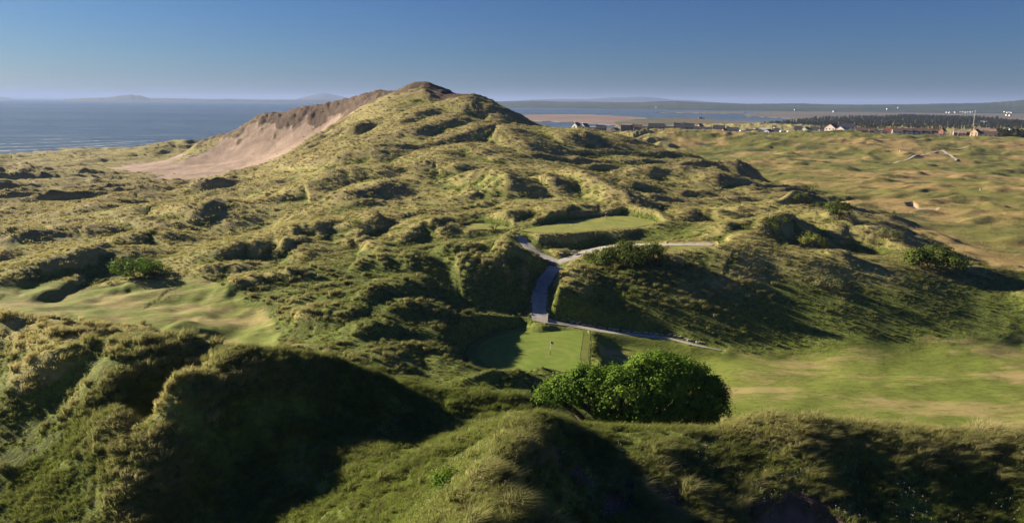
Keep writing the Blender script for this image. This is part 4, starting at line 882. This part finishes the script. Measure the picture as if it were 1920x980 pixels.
# ------------------------------------------------------------------ estuary, far shores, haze
def flat_mat(name, c1, c2, sc_=.006, stretch=(.35,1,1)):
    t = NT(name); p = t.scaled(t.pos(), stretch); f = t.noise(sc_, 6, .65, p); g = t.noise(sc_*6, 4, .6, p)
    c = t.mix(t.ramp(f, .38, .62), c1, c2); c = t.mix(t.ramp(g, .35, .7), c, t.mix(.4, c, tuple(k*.5 for k in c1))); return t.done(c)
def shore(name, pts, z, mat, amp=.0):
    P = []; n_ = len(pts)
    for i in range(n_):
        a = pts[i]; b = pts[(i+1) % n_]
        for k in range(6):
            t = k/6; w_ = 0 if k == 0 else .45
            P.append((a[0]+(b[0]-a[0])*t, a[1]+(b[1]-a[1])*t+w_*math.sin(i*5.1+k*2.3)))
    V = [Z(px, py, z) for px, py in P]; B = len(V); V += [(x, y, -1.5) for x, y, _ in V]
    F = [tuple(range(B))]+[(i, i+B, (i+1) % B+B, (i+1) % B) for i in range(B)]
    o = mesh_obj(name, V, F, mat); o['kind'] = 'structure'; return o
M_BAR = flat_mat('sandbar_sand', (.21,.155,.13), (.30,.225,.19)); M_HEATH = flat_mat('far_heath', (.10,.105,.05), (.20,.155,.10), .012); M_FLAT = flat_mat('tidal_flat', (.12,.115,.095), (.19,.165,.13), .004)
shore('sandbar', [(930,221),(965,215.5),(1040,214.5),(1100,215),(1170,218),(1215,221),(1205,230),(1175,240),(1165,236.5),(1100,230),(1000,226.5),(940,224.5)], .7, M_BAR)
shore('heathland', [(1150,229),(1200,223),(1260,221.5),(1325,221.5),(1340,226),(1420,227.5),(1480,227),(1520,224),(1700,228),(2300,232),(2300,262),(1100,262),(1120,243),(1165,240)], 1.2, M_HEATH)
shore('tidal_flat', [(1225,211),(1270,209.3),(1340,208.6),(1398,209),(1394,213),(1330,213),(1290,212)], .6, M_FLAT)
shore('tidal_flat', [(1392,218),(1400,212.5),(1440,210),(1520,209.5),(1700,211),(1990,213),(2300,216),(2300,240),(1700,232),(1520,228),(1475,222),(1440,219.5)], .8, M_FLAT)
# low hills across the water, built as broad strips with a ridge line
def far_hills(name, prof, d0, depth, mat, rough=.12, seed=0, steps=6):
    """prof: (px, py_top) of the skyline; ground line at distance d0(px)"""
    xs = np.arange(prof[0][0], prof[-1][0]+.1, 2.5); tp = np.interp(xs, [p[0] for p in prof], [p[1] for p in prof]); V = []; rows = 7
    for i, px in enumerate(xs):
        d = np.interp(px, [q[0] for q in d0], [q[1] for q in d0])
        x1, y1, z1 = D(px, tp[i], d+depth)
        z1 = max(z1*(1+rough*float(noise(np.array([px/9.0]), np.array([seed*1.0]), seed)[0])+rough*.6*float(noise(np.array([px/3.0]), np.array([seed+3.0]), seed)[0])), 1)
        for k in range(rows):
            t = k/(rows-1); s_ = t*t*(3-2*t); dd = d+depth*t; wob = float(noise(np.array([px/14.0]), np.array([k*1.7]), seed+5)[0])
            V.append((x1/(d+depth)*dd, dd, z1*(s_*(1+.08*wob*(1-t)))-1.0*(k == 0)))
        V.append((x1/(d+depth)*(d+depth*1.6), d+depth*1.6, -2))
    n_ = rows+1; F = [(i*n_+k, (i+1)*n_+k, (i+1)*n_+k+1, i*n_+k+1) for i in range(len(xs)-1) for k in range(n_-1)]
    o = mesh_obj(name, V, F, mat, smooth=True); o['kind'] = 'structure'; return o
M_FARH = flat_mat('farmland', (.030,.045,.030), (.070,.085,.045), .0035, (1,.6,1)); M_MTN = flat_mat('moorland', (.06,.065,.05), (.09,.09,.07), .0006)
far_hills('far_shore', [(915,190.5),(960,190),(1000,189),(1050,191),(1100,190.8),(1160,192),(1200,192),(1240,190),(1270,189.5),(1310,192),(1350,192.5),(1400,195),(1450,194.5),(1500,194),(1560,196),(1600,196.5),(1660,196),(1720,195.5),(1780,194),(1830,193.5),(1870,191.5),(1920,187.5),(1990,185),(2060,190),(2200,193),(2400,197)], [(900,4700),(1300,3900),(1600,3400),(2400,3000)], 1900, M_FARH, .04, 1)
far_hills('headland', [(118,186.2),(160,184),(200,183.2),(222,180),(245,177.5),(262,179),(280,184),(330,184.5),(400,186.2),(430,185.5),(500,187),(560,187),(640,188),(760,188)], [(100,9000),(760,9000)], 1500, M_FARH, .05, 2)
far_hills('headland', [(-60,184),(0,181.5),(12,182.2),(24,184.8)], [(-60,14000),(30,14000)], 900, M_FARH, .05, 3)
far_hills('mountain', [(555,186),(580,180),(605,174.5),(622,177),(650,183),(670,186)], [(500,13000),(700,13000)], 2500, M_MTN, .03, 4)
far_hills('mountain', [(640,186),(690,178),(720,173),(745,171),(770,176),(830,185)], [(600,13000),(900,13000)], 2500, M_MTN, .03, 6)
far_hills('mountain', [(950,190),(1000,187),(1050,185.5),(1100,186),(1150,183),(1180,182.5),(1205,181),(1235,183.5),(1260,187),(1300,188),(1340,192)], [(900,13000),(1400,13000)], 2500, M_MTN, .03, 5)

# ------------------------------------------------------------------ wood behind the village: one mass of pines
def pine(seed, kind):
    r_ = random.Random(seed); V = []; F = []; T = []
    tube(V, F, (0,0,-1), (0,0,7), .3, .12, 5)
    for k in range(70):
        h_ = 2.5+8.5*r_.random()**.8; rad = (1-(h_-2.5)/9.5)*3.4*(.5+.6*r_.random())+.3; a = r_.random()*6.283
        c = mathutils.Vector((math.cos(a)*rad*.7, math.sin(a)*rad*.7, h_)); s_ = .8+.7*r_.random()
        o = len(V); u = mathutils.Vector((r_.gauss(0,1), r_.gauss(0,1), r_.gauss(0,.5))).normalized(); v = u.cross(mathutils.Vector((r_.gauss(0,1), r_.gauss(0,1), 1)).normalized()).normalized()
        V += [tuple(c-u*s_), tuple(c+v*s_*.7), tuple(c+u*s_), tuple(c-v*s_*.7)]; F.append((o, o+1, o+2, o+3))
    return V, F, [1]*len(V)
M_PINE = leaf_mat('pine_needles', (.030,.042,.022), (.075,.075,.038))
poly = [Z(px, py, 3) for px, py in [(1440,231),(1500,226),(1600,221.5),(1700,218.5),(1830,221),(1900,229),(1985,238),(1985,245),(1840,246),(1700,245),(1560,246),(1470,241.5)]]
PP = np.array(poly); gx = rng.uniform(PP[:,0].min(), PP[:,0].max(), 26000); gy = rng.uniform(PP[:,1].min(), PP[:,1].max(), 26000)
k = poly_sdf(gx, gy, poly)+22*noise(gx/60, gy/60, 7) < 0; gx = gx[k]; gy = gy[k]
d_ = np.hypot(gx, gy); k = rng.random(len(gx)) < np.where(d_ < 1000, 1.0, .55)*np.clip(.75+.9*noise(gx/40, gy/40, 9), .25, 1); gx = gx[k]; gy = gy[k]; N_ = len(gx)
hs = np.where(np.hypot(gx-PP[:,0].mean(), gy-1100) < 9999, .62, .7)*(.8+.4*rng.random(N_))*(.85+.5*noise(gx/90, gy/90, 12))
FZ = lambda x, y: np.maximum(on_sheet(GZ, x, np.minimum(y, 1600)), 1.2)
fzv = FZ(gx, gy); print('pines', N_)
scatter('pine_wood', [pine(1, 0), pine(2, 0), pine(3, 1)], np.stack([gx, gy, fzv], 1), rng.integers(0, 3, N_), hs, np.zeros(N_), np.zeros(N_), M_PINE, 'dark pine wood spreading behind the village')
# dark thicket at the right end of the village
tx = [D(px, 258, 640) for px in np.linspace(1872, 1935, 90)]
tp_ = []
for i in range(150): px = random.uniform(1868, 2020); d = random.uniform(610, 700); q = D(px, 257, d); tp_.append((q[0], q[1], sz(q[0], q[1])-1.2))
tp_ = np.array(tp_)
scatter('thicket', [pine(4, 0), pine(5, 0)], tp_, rng.integers(0, 2, len(tp_)), .55+.35*rng.random(len(tp_)), np.zeros(len(tp_)), np.zeros(len(tp_)), M_PINE, 'dark thicket of trees at the right end of the village')

# ------------------------------------------------------------------ village
WALLS = {k: plain_mat(k+'_wall', c, .9, .06, .4) for k, c in dict(white=(.74,.72,.68), cream=(.60,.53,.42), peach=(.62,.42,.30), grey=(.36,.36,.38), dark=(.14,.13,.13), brick=(.30,.15,.10), blue=(.35,.42,.50), pink=(.60,.50,.46), green=(.40,.45,.38)).items()}
ROOFS = {k: plain_mat(k+'_roof', c, .8, .15, .6) for k, c in dict(slate=(.055,.058,.07), brown=(.11,.075,.06), tan=(.26,.20,.15), pale=(.45,.44,.44), red=(.20,.075,.05)).items()}
M_PANE = plain_mat('window_glass', (.03,.04,.05), .1, .1, .5, .6); M_DOOR = plain_mat('house_door', (.10,.05,.03)); M_FRAME = plain_mat('window_frame', (.6,.6,.58))
_shared = {}
def piece(name, size, loc, mat, parent):
    key = (name, tuple(round(s, 1) for s in size), mat.name)
    if key not in _shared:
        o = box(name, (0,0,0), size, mat, parent); _shared[key] = o.data
    else:
        o = bpy.data.objects.new(name, _shared[key]); COL.objects.link(o); o.parent = parent
    o.location = loc; return o
def house(name, label, cat, pxl, pxr, pyb, pyt, d, kind, wall, roof, chim=1, rows=2, group=None, rot=0, slope=.42):
    """kind G: gable towards the camera, E: long eaves side towards the camera, F: flat roof"""
    a = D(pxl, pyb, d); b = D(pxr, pyb, d); w_ = b[0]-a[0]; H = (pyb-pyt)/1280*d*1.02; cx = (a[0]+b[0])/2; gz0 = a[2]
    root = empty(name, (cx, d, gz0), label, cat, math.atan2(-cx, d)*.5+rot+(-.62 if kind == 'G' else -.18 if kind == 'E' else -.3), group); Wm = WALLS[wall]; Rm = ROOFS[roof]
    dp = max(7, min(11, w_*1.3)) if kind != 'E' else 7.5
    if kind == 'G': rh = min(H*slope, w_*.62)
    elif kind == 'E': rh = min(H*slope, 3.6)
    else: rh = 0
    eh = H-rh; x, y = w_/2, dp/2; V = [(-x,-y,-3.5),(x,-y,-3.5),(x,y,-3.5),(-x,y,-3.5),(-x,-y,eh),(x,-y,eh),(x,y,eh),(-x,y,eh)]
    F = [(0,1,5,4),(2,3,7,6)]
    if kind == 'G': V += [(0,-y,H),(0,y,H)]; F = [(0,1,5,8,4),(2,3,7,9,6),(0,4,7,3),(1,2,6,5)]
    elif kind == 'E': V += [(-x,0,H),(x,0,H)]; F = [(0,1,5,4),(2,3,7,6),(0,4,8,7,3),(1,2,6,9,5)]
    else: F += [(0,4,7,3),(1,2,6,5),(4,5,6,7)]
    mesh_obj('wall', V, F, Wm, root)
    o_ = .3; th = .22
    if kind == 'G': prof = [(-x-o_, eh-o_*rh/x+.02), (0, H+.03), (x+o_, eh-o_*rh/x+.02)]; rv = [(px, s*(y+.15), pz+q) for px, pz in prof for s in (-1,1) for q in (0, th)]
    elif kind == 'E': prof = [(-y-o_, eh-o_*rh/y+.02), (0, H+.03), (y+o_, eh-o_*rh/y+.02)]; rv = [(s*(x+.15), px, pz+q) for px, pz in prof for s in (-1,1) for q in (0, th)]
    else: rv = None
    if rv:
        F = []
        for i in (0, 4): F += [(i+1,i+3,i+7,i+5),(i,i+4,i+6,i+2),(i,i+1,i+5,i+4),(i+2,i+6,i+7,i+3)]
        F += [(0,2,3,1),(8,9,11,10)]; rf = mesh_obj('roof', rv, F, Rm, root)
    else: rf = box('roof', (0,0,eh+.12), (w_+.4, dp+.4, .24), Rm, root)
    for k in range(chim):
        s = -1 if k == 0 else 1
        if kind == 'E': loc = (s*(x-.6) if chim > 1 or w_ < 14 else s*x*.5, 0, H+.5)
        elif kind == 'G': loc = (0, s*(y-.8), H+.5)
        else: continue
        piece('chimney', (.9,.9,1.6), loc, WALLS['brick'] if roof in ('brown','red') else Wm, rf)
    nw = max(1, int(w_/3.2)); fh = eh/max(rows,1)
    for r_ in range(rows):
        for i in range(nw):
            wx = (i+.5)/nw*w_-w_/2; wz = fh*(r_+.58)
            if r_ == 0 and i == nw//2 and w_ > 5: piece('door', (1.0,.12,2.1), (wx, -y-.03, 1.05), M_DOOR, root)
            else:
                q = piece('window', (1.5,.10,1.4), (wx, -y-.02, wz), M_FRAME, root); piece('pane', (1.2,.06,1.1), (0, -.05, 0), M_PANE, q)
        q = piece('window', (.10,1.2,1.3), (-x-.02, 0, fh*(r_+.58)), M_FRAME, root); piece('pane', (.06,.95,1.0), (-.05, 0, 0), M_PANE, q)
    return root
H_ = [ # name, label, left, right, base, top, distance, kind, wall, roof, chimneys, rows
 ('white_house','left one of the twin white gabled houses standing against the water',1075,1087,244,231,690,'G','white','slate',1,2),
 ('white_house','right one of the twin white gabled houses standing against the water',1089.5,1102,245,232.5,690,'G','white','slate',1,2),
 ('annexe','low bluish flat roofed block right of the twin white gables',1103,1117,246,239,700,'F','blue','pale',0,1),
 ('dark_house','dark hipped looking house alone right of the bluish block',1117.5,1136,248,236,680,'E','dark','slate',1,1),
 ('cottage','small dark cottage low among bushes between the dark house and the flat roofed hall',1148,1159,250,240.5,690,'G','dark','slate',0,1),
 ('flat_hall','dark hall with a pale flat roof, leftmost of the long buildings',1166,1184.5,247,234.5,700,'F','dark','pale',0,2),
 ('long_house','long dark building joined to the right of the pale roofed hall',1185.5,1203,247,235,705,'E','grey','brown',1,2),
 ('link_house','pale narrow building between the two long dark blocks',1204,1214.5,247,236.5,720,'F','cream','pale',0,2),
 ('tall_block','tall dark flat topped block in the middle of the long buildings',1215.5,1245,247,232.5,700,'E','dark','slate',0,3),
 ('stepped_house','low dark house stepping down right of the tall dark block',1246,1262,249,237.5,690,'E','dark','slate',1,1),
 ('dark_terrace','dark slated terrace with white dormers on its front',1263,1282,247.5,232,680,'E','grey','slate',2,2),
 ('dark_terrace','dark slated terrace with white end wall before the peach gabled cottage',1283,1300,248,232.5,685,'E','grey','slate',1,2),
 ('white_cottage','long low white cottage in front of the peach gable',1301,1318,249,238,660,'E','white','slate',1,1),
 ('peach_house','peach gabled house rising behind the long white cottage',1306,1317,247,233,700,'G','peach','brown',1,2),
 ('low_house','low slate roofed house right of the peach gable',1318.5,1334,248,239,690,'E','white','slate',1,1),
 ('slate_house','house with a white gable end and a big black slate roof',1337,1358,248.5,236,690,'E','white','slate',2,1),
 ('peach_house','small peach coloured gable beside the big black slate roof',1354,1361,250,241.5,655,'G','peach','brown',0,1),
 ('green_roofed_house','long low house with a dark greenish roof right of the small peach gable',1362,1385,249.5,239.5,680,'E','grey','slate',1,1),
 ('row_house','low row with a black roof and white left end, behind the caravans',1399,1426,251,243,670,'E','white','slate',1,1),
 ('bungalow','white bungalow with a pale roof peeping above the black row',1412,1421,247,240.5,730,'G','white','pale',0,1),
 ('bungalow','white bungalow with a pale roof right above the end of the black row',1426,1440,248,240.5,730,'E','white','pale',0,1),
 ('blue_roofed_house','dark house with a bluish gable left of the low white bungalow',1433,1446,251,243,665,'G','blue','slate',0,1),
 ('bungalow','low grey bungalow with white gable between bluish gable and green hedge',1447.5,1461,250.5,241.5,680,'E','white','slate',1,1),
 ('tall_gable_house','tall house with a bright white left gable wall and dark roof',1488.5,1502,250,237.5,690,'E','white','slate',2,2),
 ('villa','greenish white villa left one of two behind the dark garden hedge',1504,1517,249,239,700,'G','green','slate',1,2),
 ('villa','greenish white villa right one of two beside the small slate house',1519,1534,249,238.5,700,'E','green','slate',1,2),
 ('small_slate_house','small slate roofed house with white end walls left of the big pink house',1536.5,1548.5,248.5,238.5,690,'E','cream','slate',2,1),
 ('big_pink_house','big pinkish house with two steep pale bands on its roof',1550,1569,249.5,233.5,665,'G','pink','brown',0,2),
 ('big_dark_roofed_house','broad dark roofed house with white gable ends, tallest of the village',1571,1600,247.5,232.5,700,'E','white','slate',2,2),
 ('front_wing','low pink wing with pale sloping roof before the broad dark roofed house',1571,1586,250,238,655,'G','pink','pale',0,2),
 ('brown_terrace','brown roofed terrace, first one right of the broad dark roofed house',1604,1622,251.5,240,680,'E','dark','brown',2,2),
 ('brown_terrace','brown roofed terrace, second one right of the broad dark roofed house',1623,1640,252,241,685,'E','grey','brown',1,2),
 ('low_terrace','low dark terrace in front of the red chimneyed house',1641,1660,254,245,665,'E','dark','slate',1,1),
 ('red_house','red roofed house with a bright white chimney wall',1655,1671,252,240.5,700,'E','brick','red',2,2),
 ('terrace_house','leftmost white fronted house of the long dark roofed terrace',1673,1690,254,241,690,'E','white','brown',2,2),
 ('terrace_house','second white fronted house of the long dark roofed terrace',1690.5,1708,254.5,241.5,690,'E','white','brown',1,2),
 ('terrace_house','third white fronted house of the long dark roofed terrace',1708.5,1726,255,242,690,'E','white','brown',1,2),
 ('terrace_house','fourth white fronted house of the long dark roofed terrace',1726.5,1744,255.5,242.5,690,'E','white','brown',1,2),
 ('terrace_house','rightmost white fronted house of the long dark roofed terrace',1744.5,1761,256,243,690,'E','white','brown',1,2),
 ('brick_chimney_house','narrow dark house with a tall brick gable at the terrace end',1761.5,1770,256.5,241,680,'G','brick','brown',1,2),
 ('low_shed','low pale roofed shed before the tall brick gable',1752,1768,258,252,650,'G','dark','tan',0,1),
 ('tan_roofed_house','tan roofed house with a sunlit gable, left of the rightmost group',1788,1808,257,244.5,680,'E','peach','tan',1,2),
 ('grey_house','grey house with dark windows joining tan roof and sunlit wing',1808.5,1823,257.5,248,680,'E','grey','slate',0,1),
 ('sunlit_wing','peach gabled wing standing in front of the big tan roof',1822,1835,256.5,243,660,'G','peach','brown',0,2),
 ('big_tan_roofed_house','big house with a long tan roof at the right end of the village',1826,1851,253,240.5,720,'E','cream','tan',1,2),
 ('white_fronted_house','long dark roofed house with a white front below the big tan roof',1836,1866,257.5,246.5,655,'E','white','brown',1,1),
 ('peach_box_house','small peach house behind the right end of the white fronted house',1853,1866,253,242,725,'F','peach','tan',0,1),
 ('white_barn','long white barn alone at the edge of the pine wood',1835,1850,232.5,227.5,1430,'E','white','pale',0,1),
 ('white_cabin','tiny white cabin by itself in the fields right of the village',1890.5,1895.5,243,240,760,'G','white','slate',0,1),
]
for h_ in H_:
    nm, lab, l_, r_, b_, t_, d_, kd, wl, rfm, ch, rw = h_
    house(nm, lab, 'hall' if 'hall' in nm else 'barn' if 'barn' in nm else 'shed' if 'shed' in nm else 'house', l_, r_, b_, t_, d_, kd, wl, rfm, ch, rw)
# parked caravans and cars between the houses
def caravan(px, py, d, lab, w_=5.5, h_=2.3):
    q = D(px, py, d); rt = empty('caravan', (q[0], q[1], q[2]), lab, 'caravan', .1)
    V = []; P_ = [(-.5,0),(.5,0),(.5,.6),(.42,.95),(.3,1.0),(-.36,1.0),(-.46,.9),(-.5,.5)]
    for s in (-1,1): V += [(x*w_, s*1.1, .45+z*(h_-.45)) for x, z in P_]
    n_ = len(P_); F = [tuple(range(n_)), tuple(range(2*n_-1, n_-1, -1))]+[(i, i+n_, (i+1) % n_+n_, (i+1) % n_) for i in range(n_)]
    mesh_obj('body', V, F, WALLS['white'], rt)
    for x in (-.25,.15): piece('window', (w_*.2,.08,.6), (x*w_, -1.12, 1.5), M_PANE, rt)
    wh = cyl('wheel', .33, -.12, .12, M_BLACK, rt, 12); wh.rotation_euler = (math.pi/2, 0, 0); wh.location = (0,-1.05,.33)
for px, py, d, lab in [(1392,248.5,665,'white caravan left of the black roofed row'),(1467.5,249.5,660,'bright white caravan between grey bungalow and tall white gable'),(1481,250,665,'white caravan close to the foot of the tall white gable'),(1505,250.5,660,'white van shaped caravan right of the tall white gable'),(1455,243.5,740,'pale caravan behind the grey bungalow roof')]:
    caravan(px, py, d, lab)
# lamp and flag poles of the village
for px, pt, pb, d, lab in [(1628,243,254,655,'pole before the second brown terrace'),(1651,247,257,650,'pole before the low dark terrace'),(1672,244,256,650,'pole at the left end of the white terrace'),(1780,246,261,650,'tall pole in the gap right of the brick gable'),(1795,246,259,650,'pole in front of the tan roofed house'),(1771,247,258,652,'pole beside the brick gable'),(1188,240,250,655,'pole below the long dark building')]:
    q = D(px, pb, d); h = (pb-pt)/1280*d; rt = empty('pole', q, 'thin pale '+lab, 'pole'); cyl('shaft', .11, -1, h, M_WHITE, rt, 8); box('lamp_arm', (.5, 0, h-.1), (1.1, .12, .12), M_WHITE, rt)
q = Z(1824, 238, 2.0); rt = empty('mast', q, 'slim white lattice mast rising over the pine wood', 'mast'); H = 30/1280*q[1]
for sx, sy in ((-.45,-.3),(.45,-.3),(0,.45)): cyl('leg', .12, -2, H, M_WHITE, rt, 6, sx, sy)
for k in range(10): box('brace', (0, -.3, H*(k+.5)/10), (1.0,.10,.12), M_WHITE, rt, 0)
for k in range(3): piece('antenna', (.9,.25,.6), (0,-.1,H*(.72+.12*k)), M_WHITE, rt)
# far white houses: too small to show parts
from mathutils.bvhtree import BVHTree
_land = [o for o in COL.objects if o.name.split('.')[0] in ('far_shore', 'tidal_flat', 'heathland', 'dune_ground') and o.type == 'MESH']
_bv = []
for o in _land[1:]:
    _bv.append(BVHTree.FromPolygons([v.co.copy() for v in o.data.vertices], [tuple(p.vertices) for p in o.data.polygons]))
def far_hit(px, py):
    d_ = mathutils.Vector(ray(px, py)).normalized(); best = None
    for b_ in _bv:
        h_ = b_.ray_cast(mathutils.Vector((0,0,CAM_Z)), d_)
        if h_[0] is not None and (best is None or h_[3] < best[1]): best = (tuple(h_[0]), h_[3])
    return best[0] if best else Z(px, py, .8)
def far_house(px, py, d, s, lab, grp):
    q = far_hit(px, py); x, y, h = s*.5, 4, s*.35; V = [(-x,-y,-2),(x,-y,-2),(x,y,-2),(-x,y,-2),(-x,-y,h),(x,-y,h),(x,y,h),(-x,y,h),(-x,0,h+2.5),(x,0,h+2.5)]
    o = mesh_obj('far_house', V, [(0,1,5,4),(2,3,7,6),(0,4,8,7,3),(1,2,6,9,5),(4,5,9,8),(6,7,8,9)], WALLS['white']); o.data.materials.append(ROOFS['slate'])
    o.data.polygons[4].material_index = 1; o.data.polygons[5].material_index = 1; o.location = q; tag(o, lab, 'house', grp)
for i in range(17): far_house(1776+i*3.0+random.uniform(-.8,.8), 211.5-(.5 if i > 4 else 0)+random.uniform(-.6,.6), 3050, random.uniform(6,11), 'tiny white house in the far village above the pine wood', 'tiny white houses of the far village')
for i, (px, py) in enumerate([(1889,212),(1893,211.5),(1897,212),(1888,217),(1894,217.5),(1884,210.5)]): far_house(px, py, 2700, 8, 'tiny white house in the far hamlet at the right edge', 'tiny white houses of the far right hamlet')
for px, py, s, lab in [(1565,210.5,16,'lone bright white house on the far tidal shore'),(1491,206.8,11,'tiny white house at the water line left of the lone bright house'),(1232,201.5,14,'tiny white house low on the far shore over the lough'),(1685,203,12,'tiny white house on the far hillside above the wood'),(1665,205.5,16,'small white farm on the lower far hillside')]:
    far_house(px, py, 3000 if py > 205 else 3900, s, lab, None)
# old low wall and stone hut on the heath point
q = Z(1315, 222.8, 1.2); rt = empty('ruin', q, 'dark low ruin at the tip of the heath beside the inlet', 'ruin'); box('wall', (-3,0,2), (8,5,5), WALLS['dark'], rt); box('wall', (5,0,1), (7,4,3), WALLS['dark'], rt)

# ------------------------------------------------------------------ haze
hz = mesh_obj('haze', [(x, y, z) for x in (-95000, 95000) for y in (-25000, 111000) for z in (-8, 215)], [(0,1,3,2),(4,6,7,5),(0,4,5,1),(2,3,7,6),(0,2,6,4),(1,5,7,3)])
m = bpy.data.materials.new('haze'); m.use_nodes = True; m.node_tree.nodes.clear(); o_ = m.node_tree.nodes.new('ShaderNodeOutputMaterial'); v_ = m.node_tree.nodes.new('ShaderNodeVolumePrincipled')
v_.inputs['Color'].default_value = (.34,.47,.80,1); v_.inputs['Density'].default_value = 7e-5; v_.inputs['Anisotropy'].default_value = .1; m.node_tree.links.new(v_.outputs[0], o_.inputs['Volume']); hz.data.materials.append(m); tag(hz, 'thin blue summer haze over sea and land', kind='stuff')
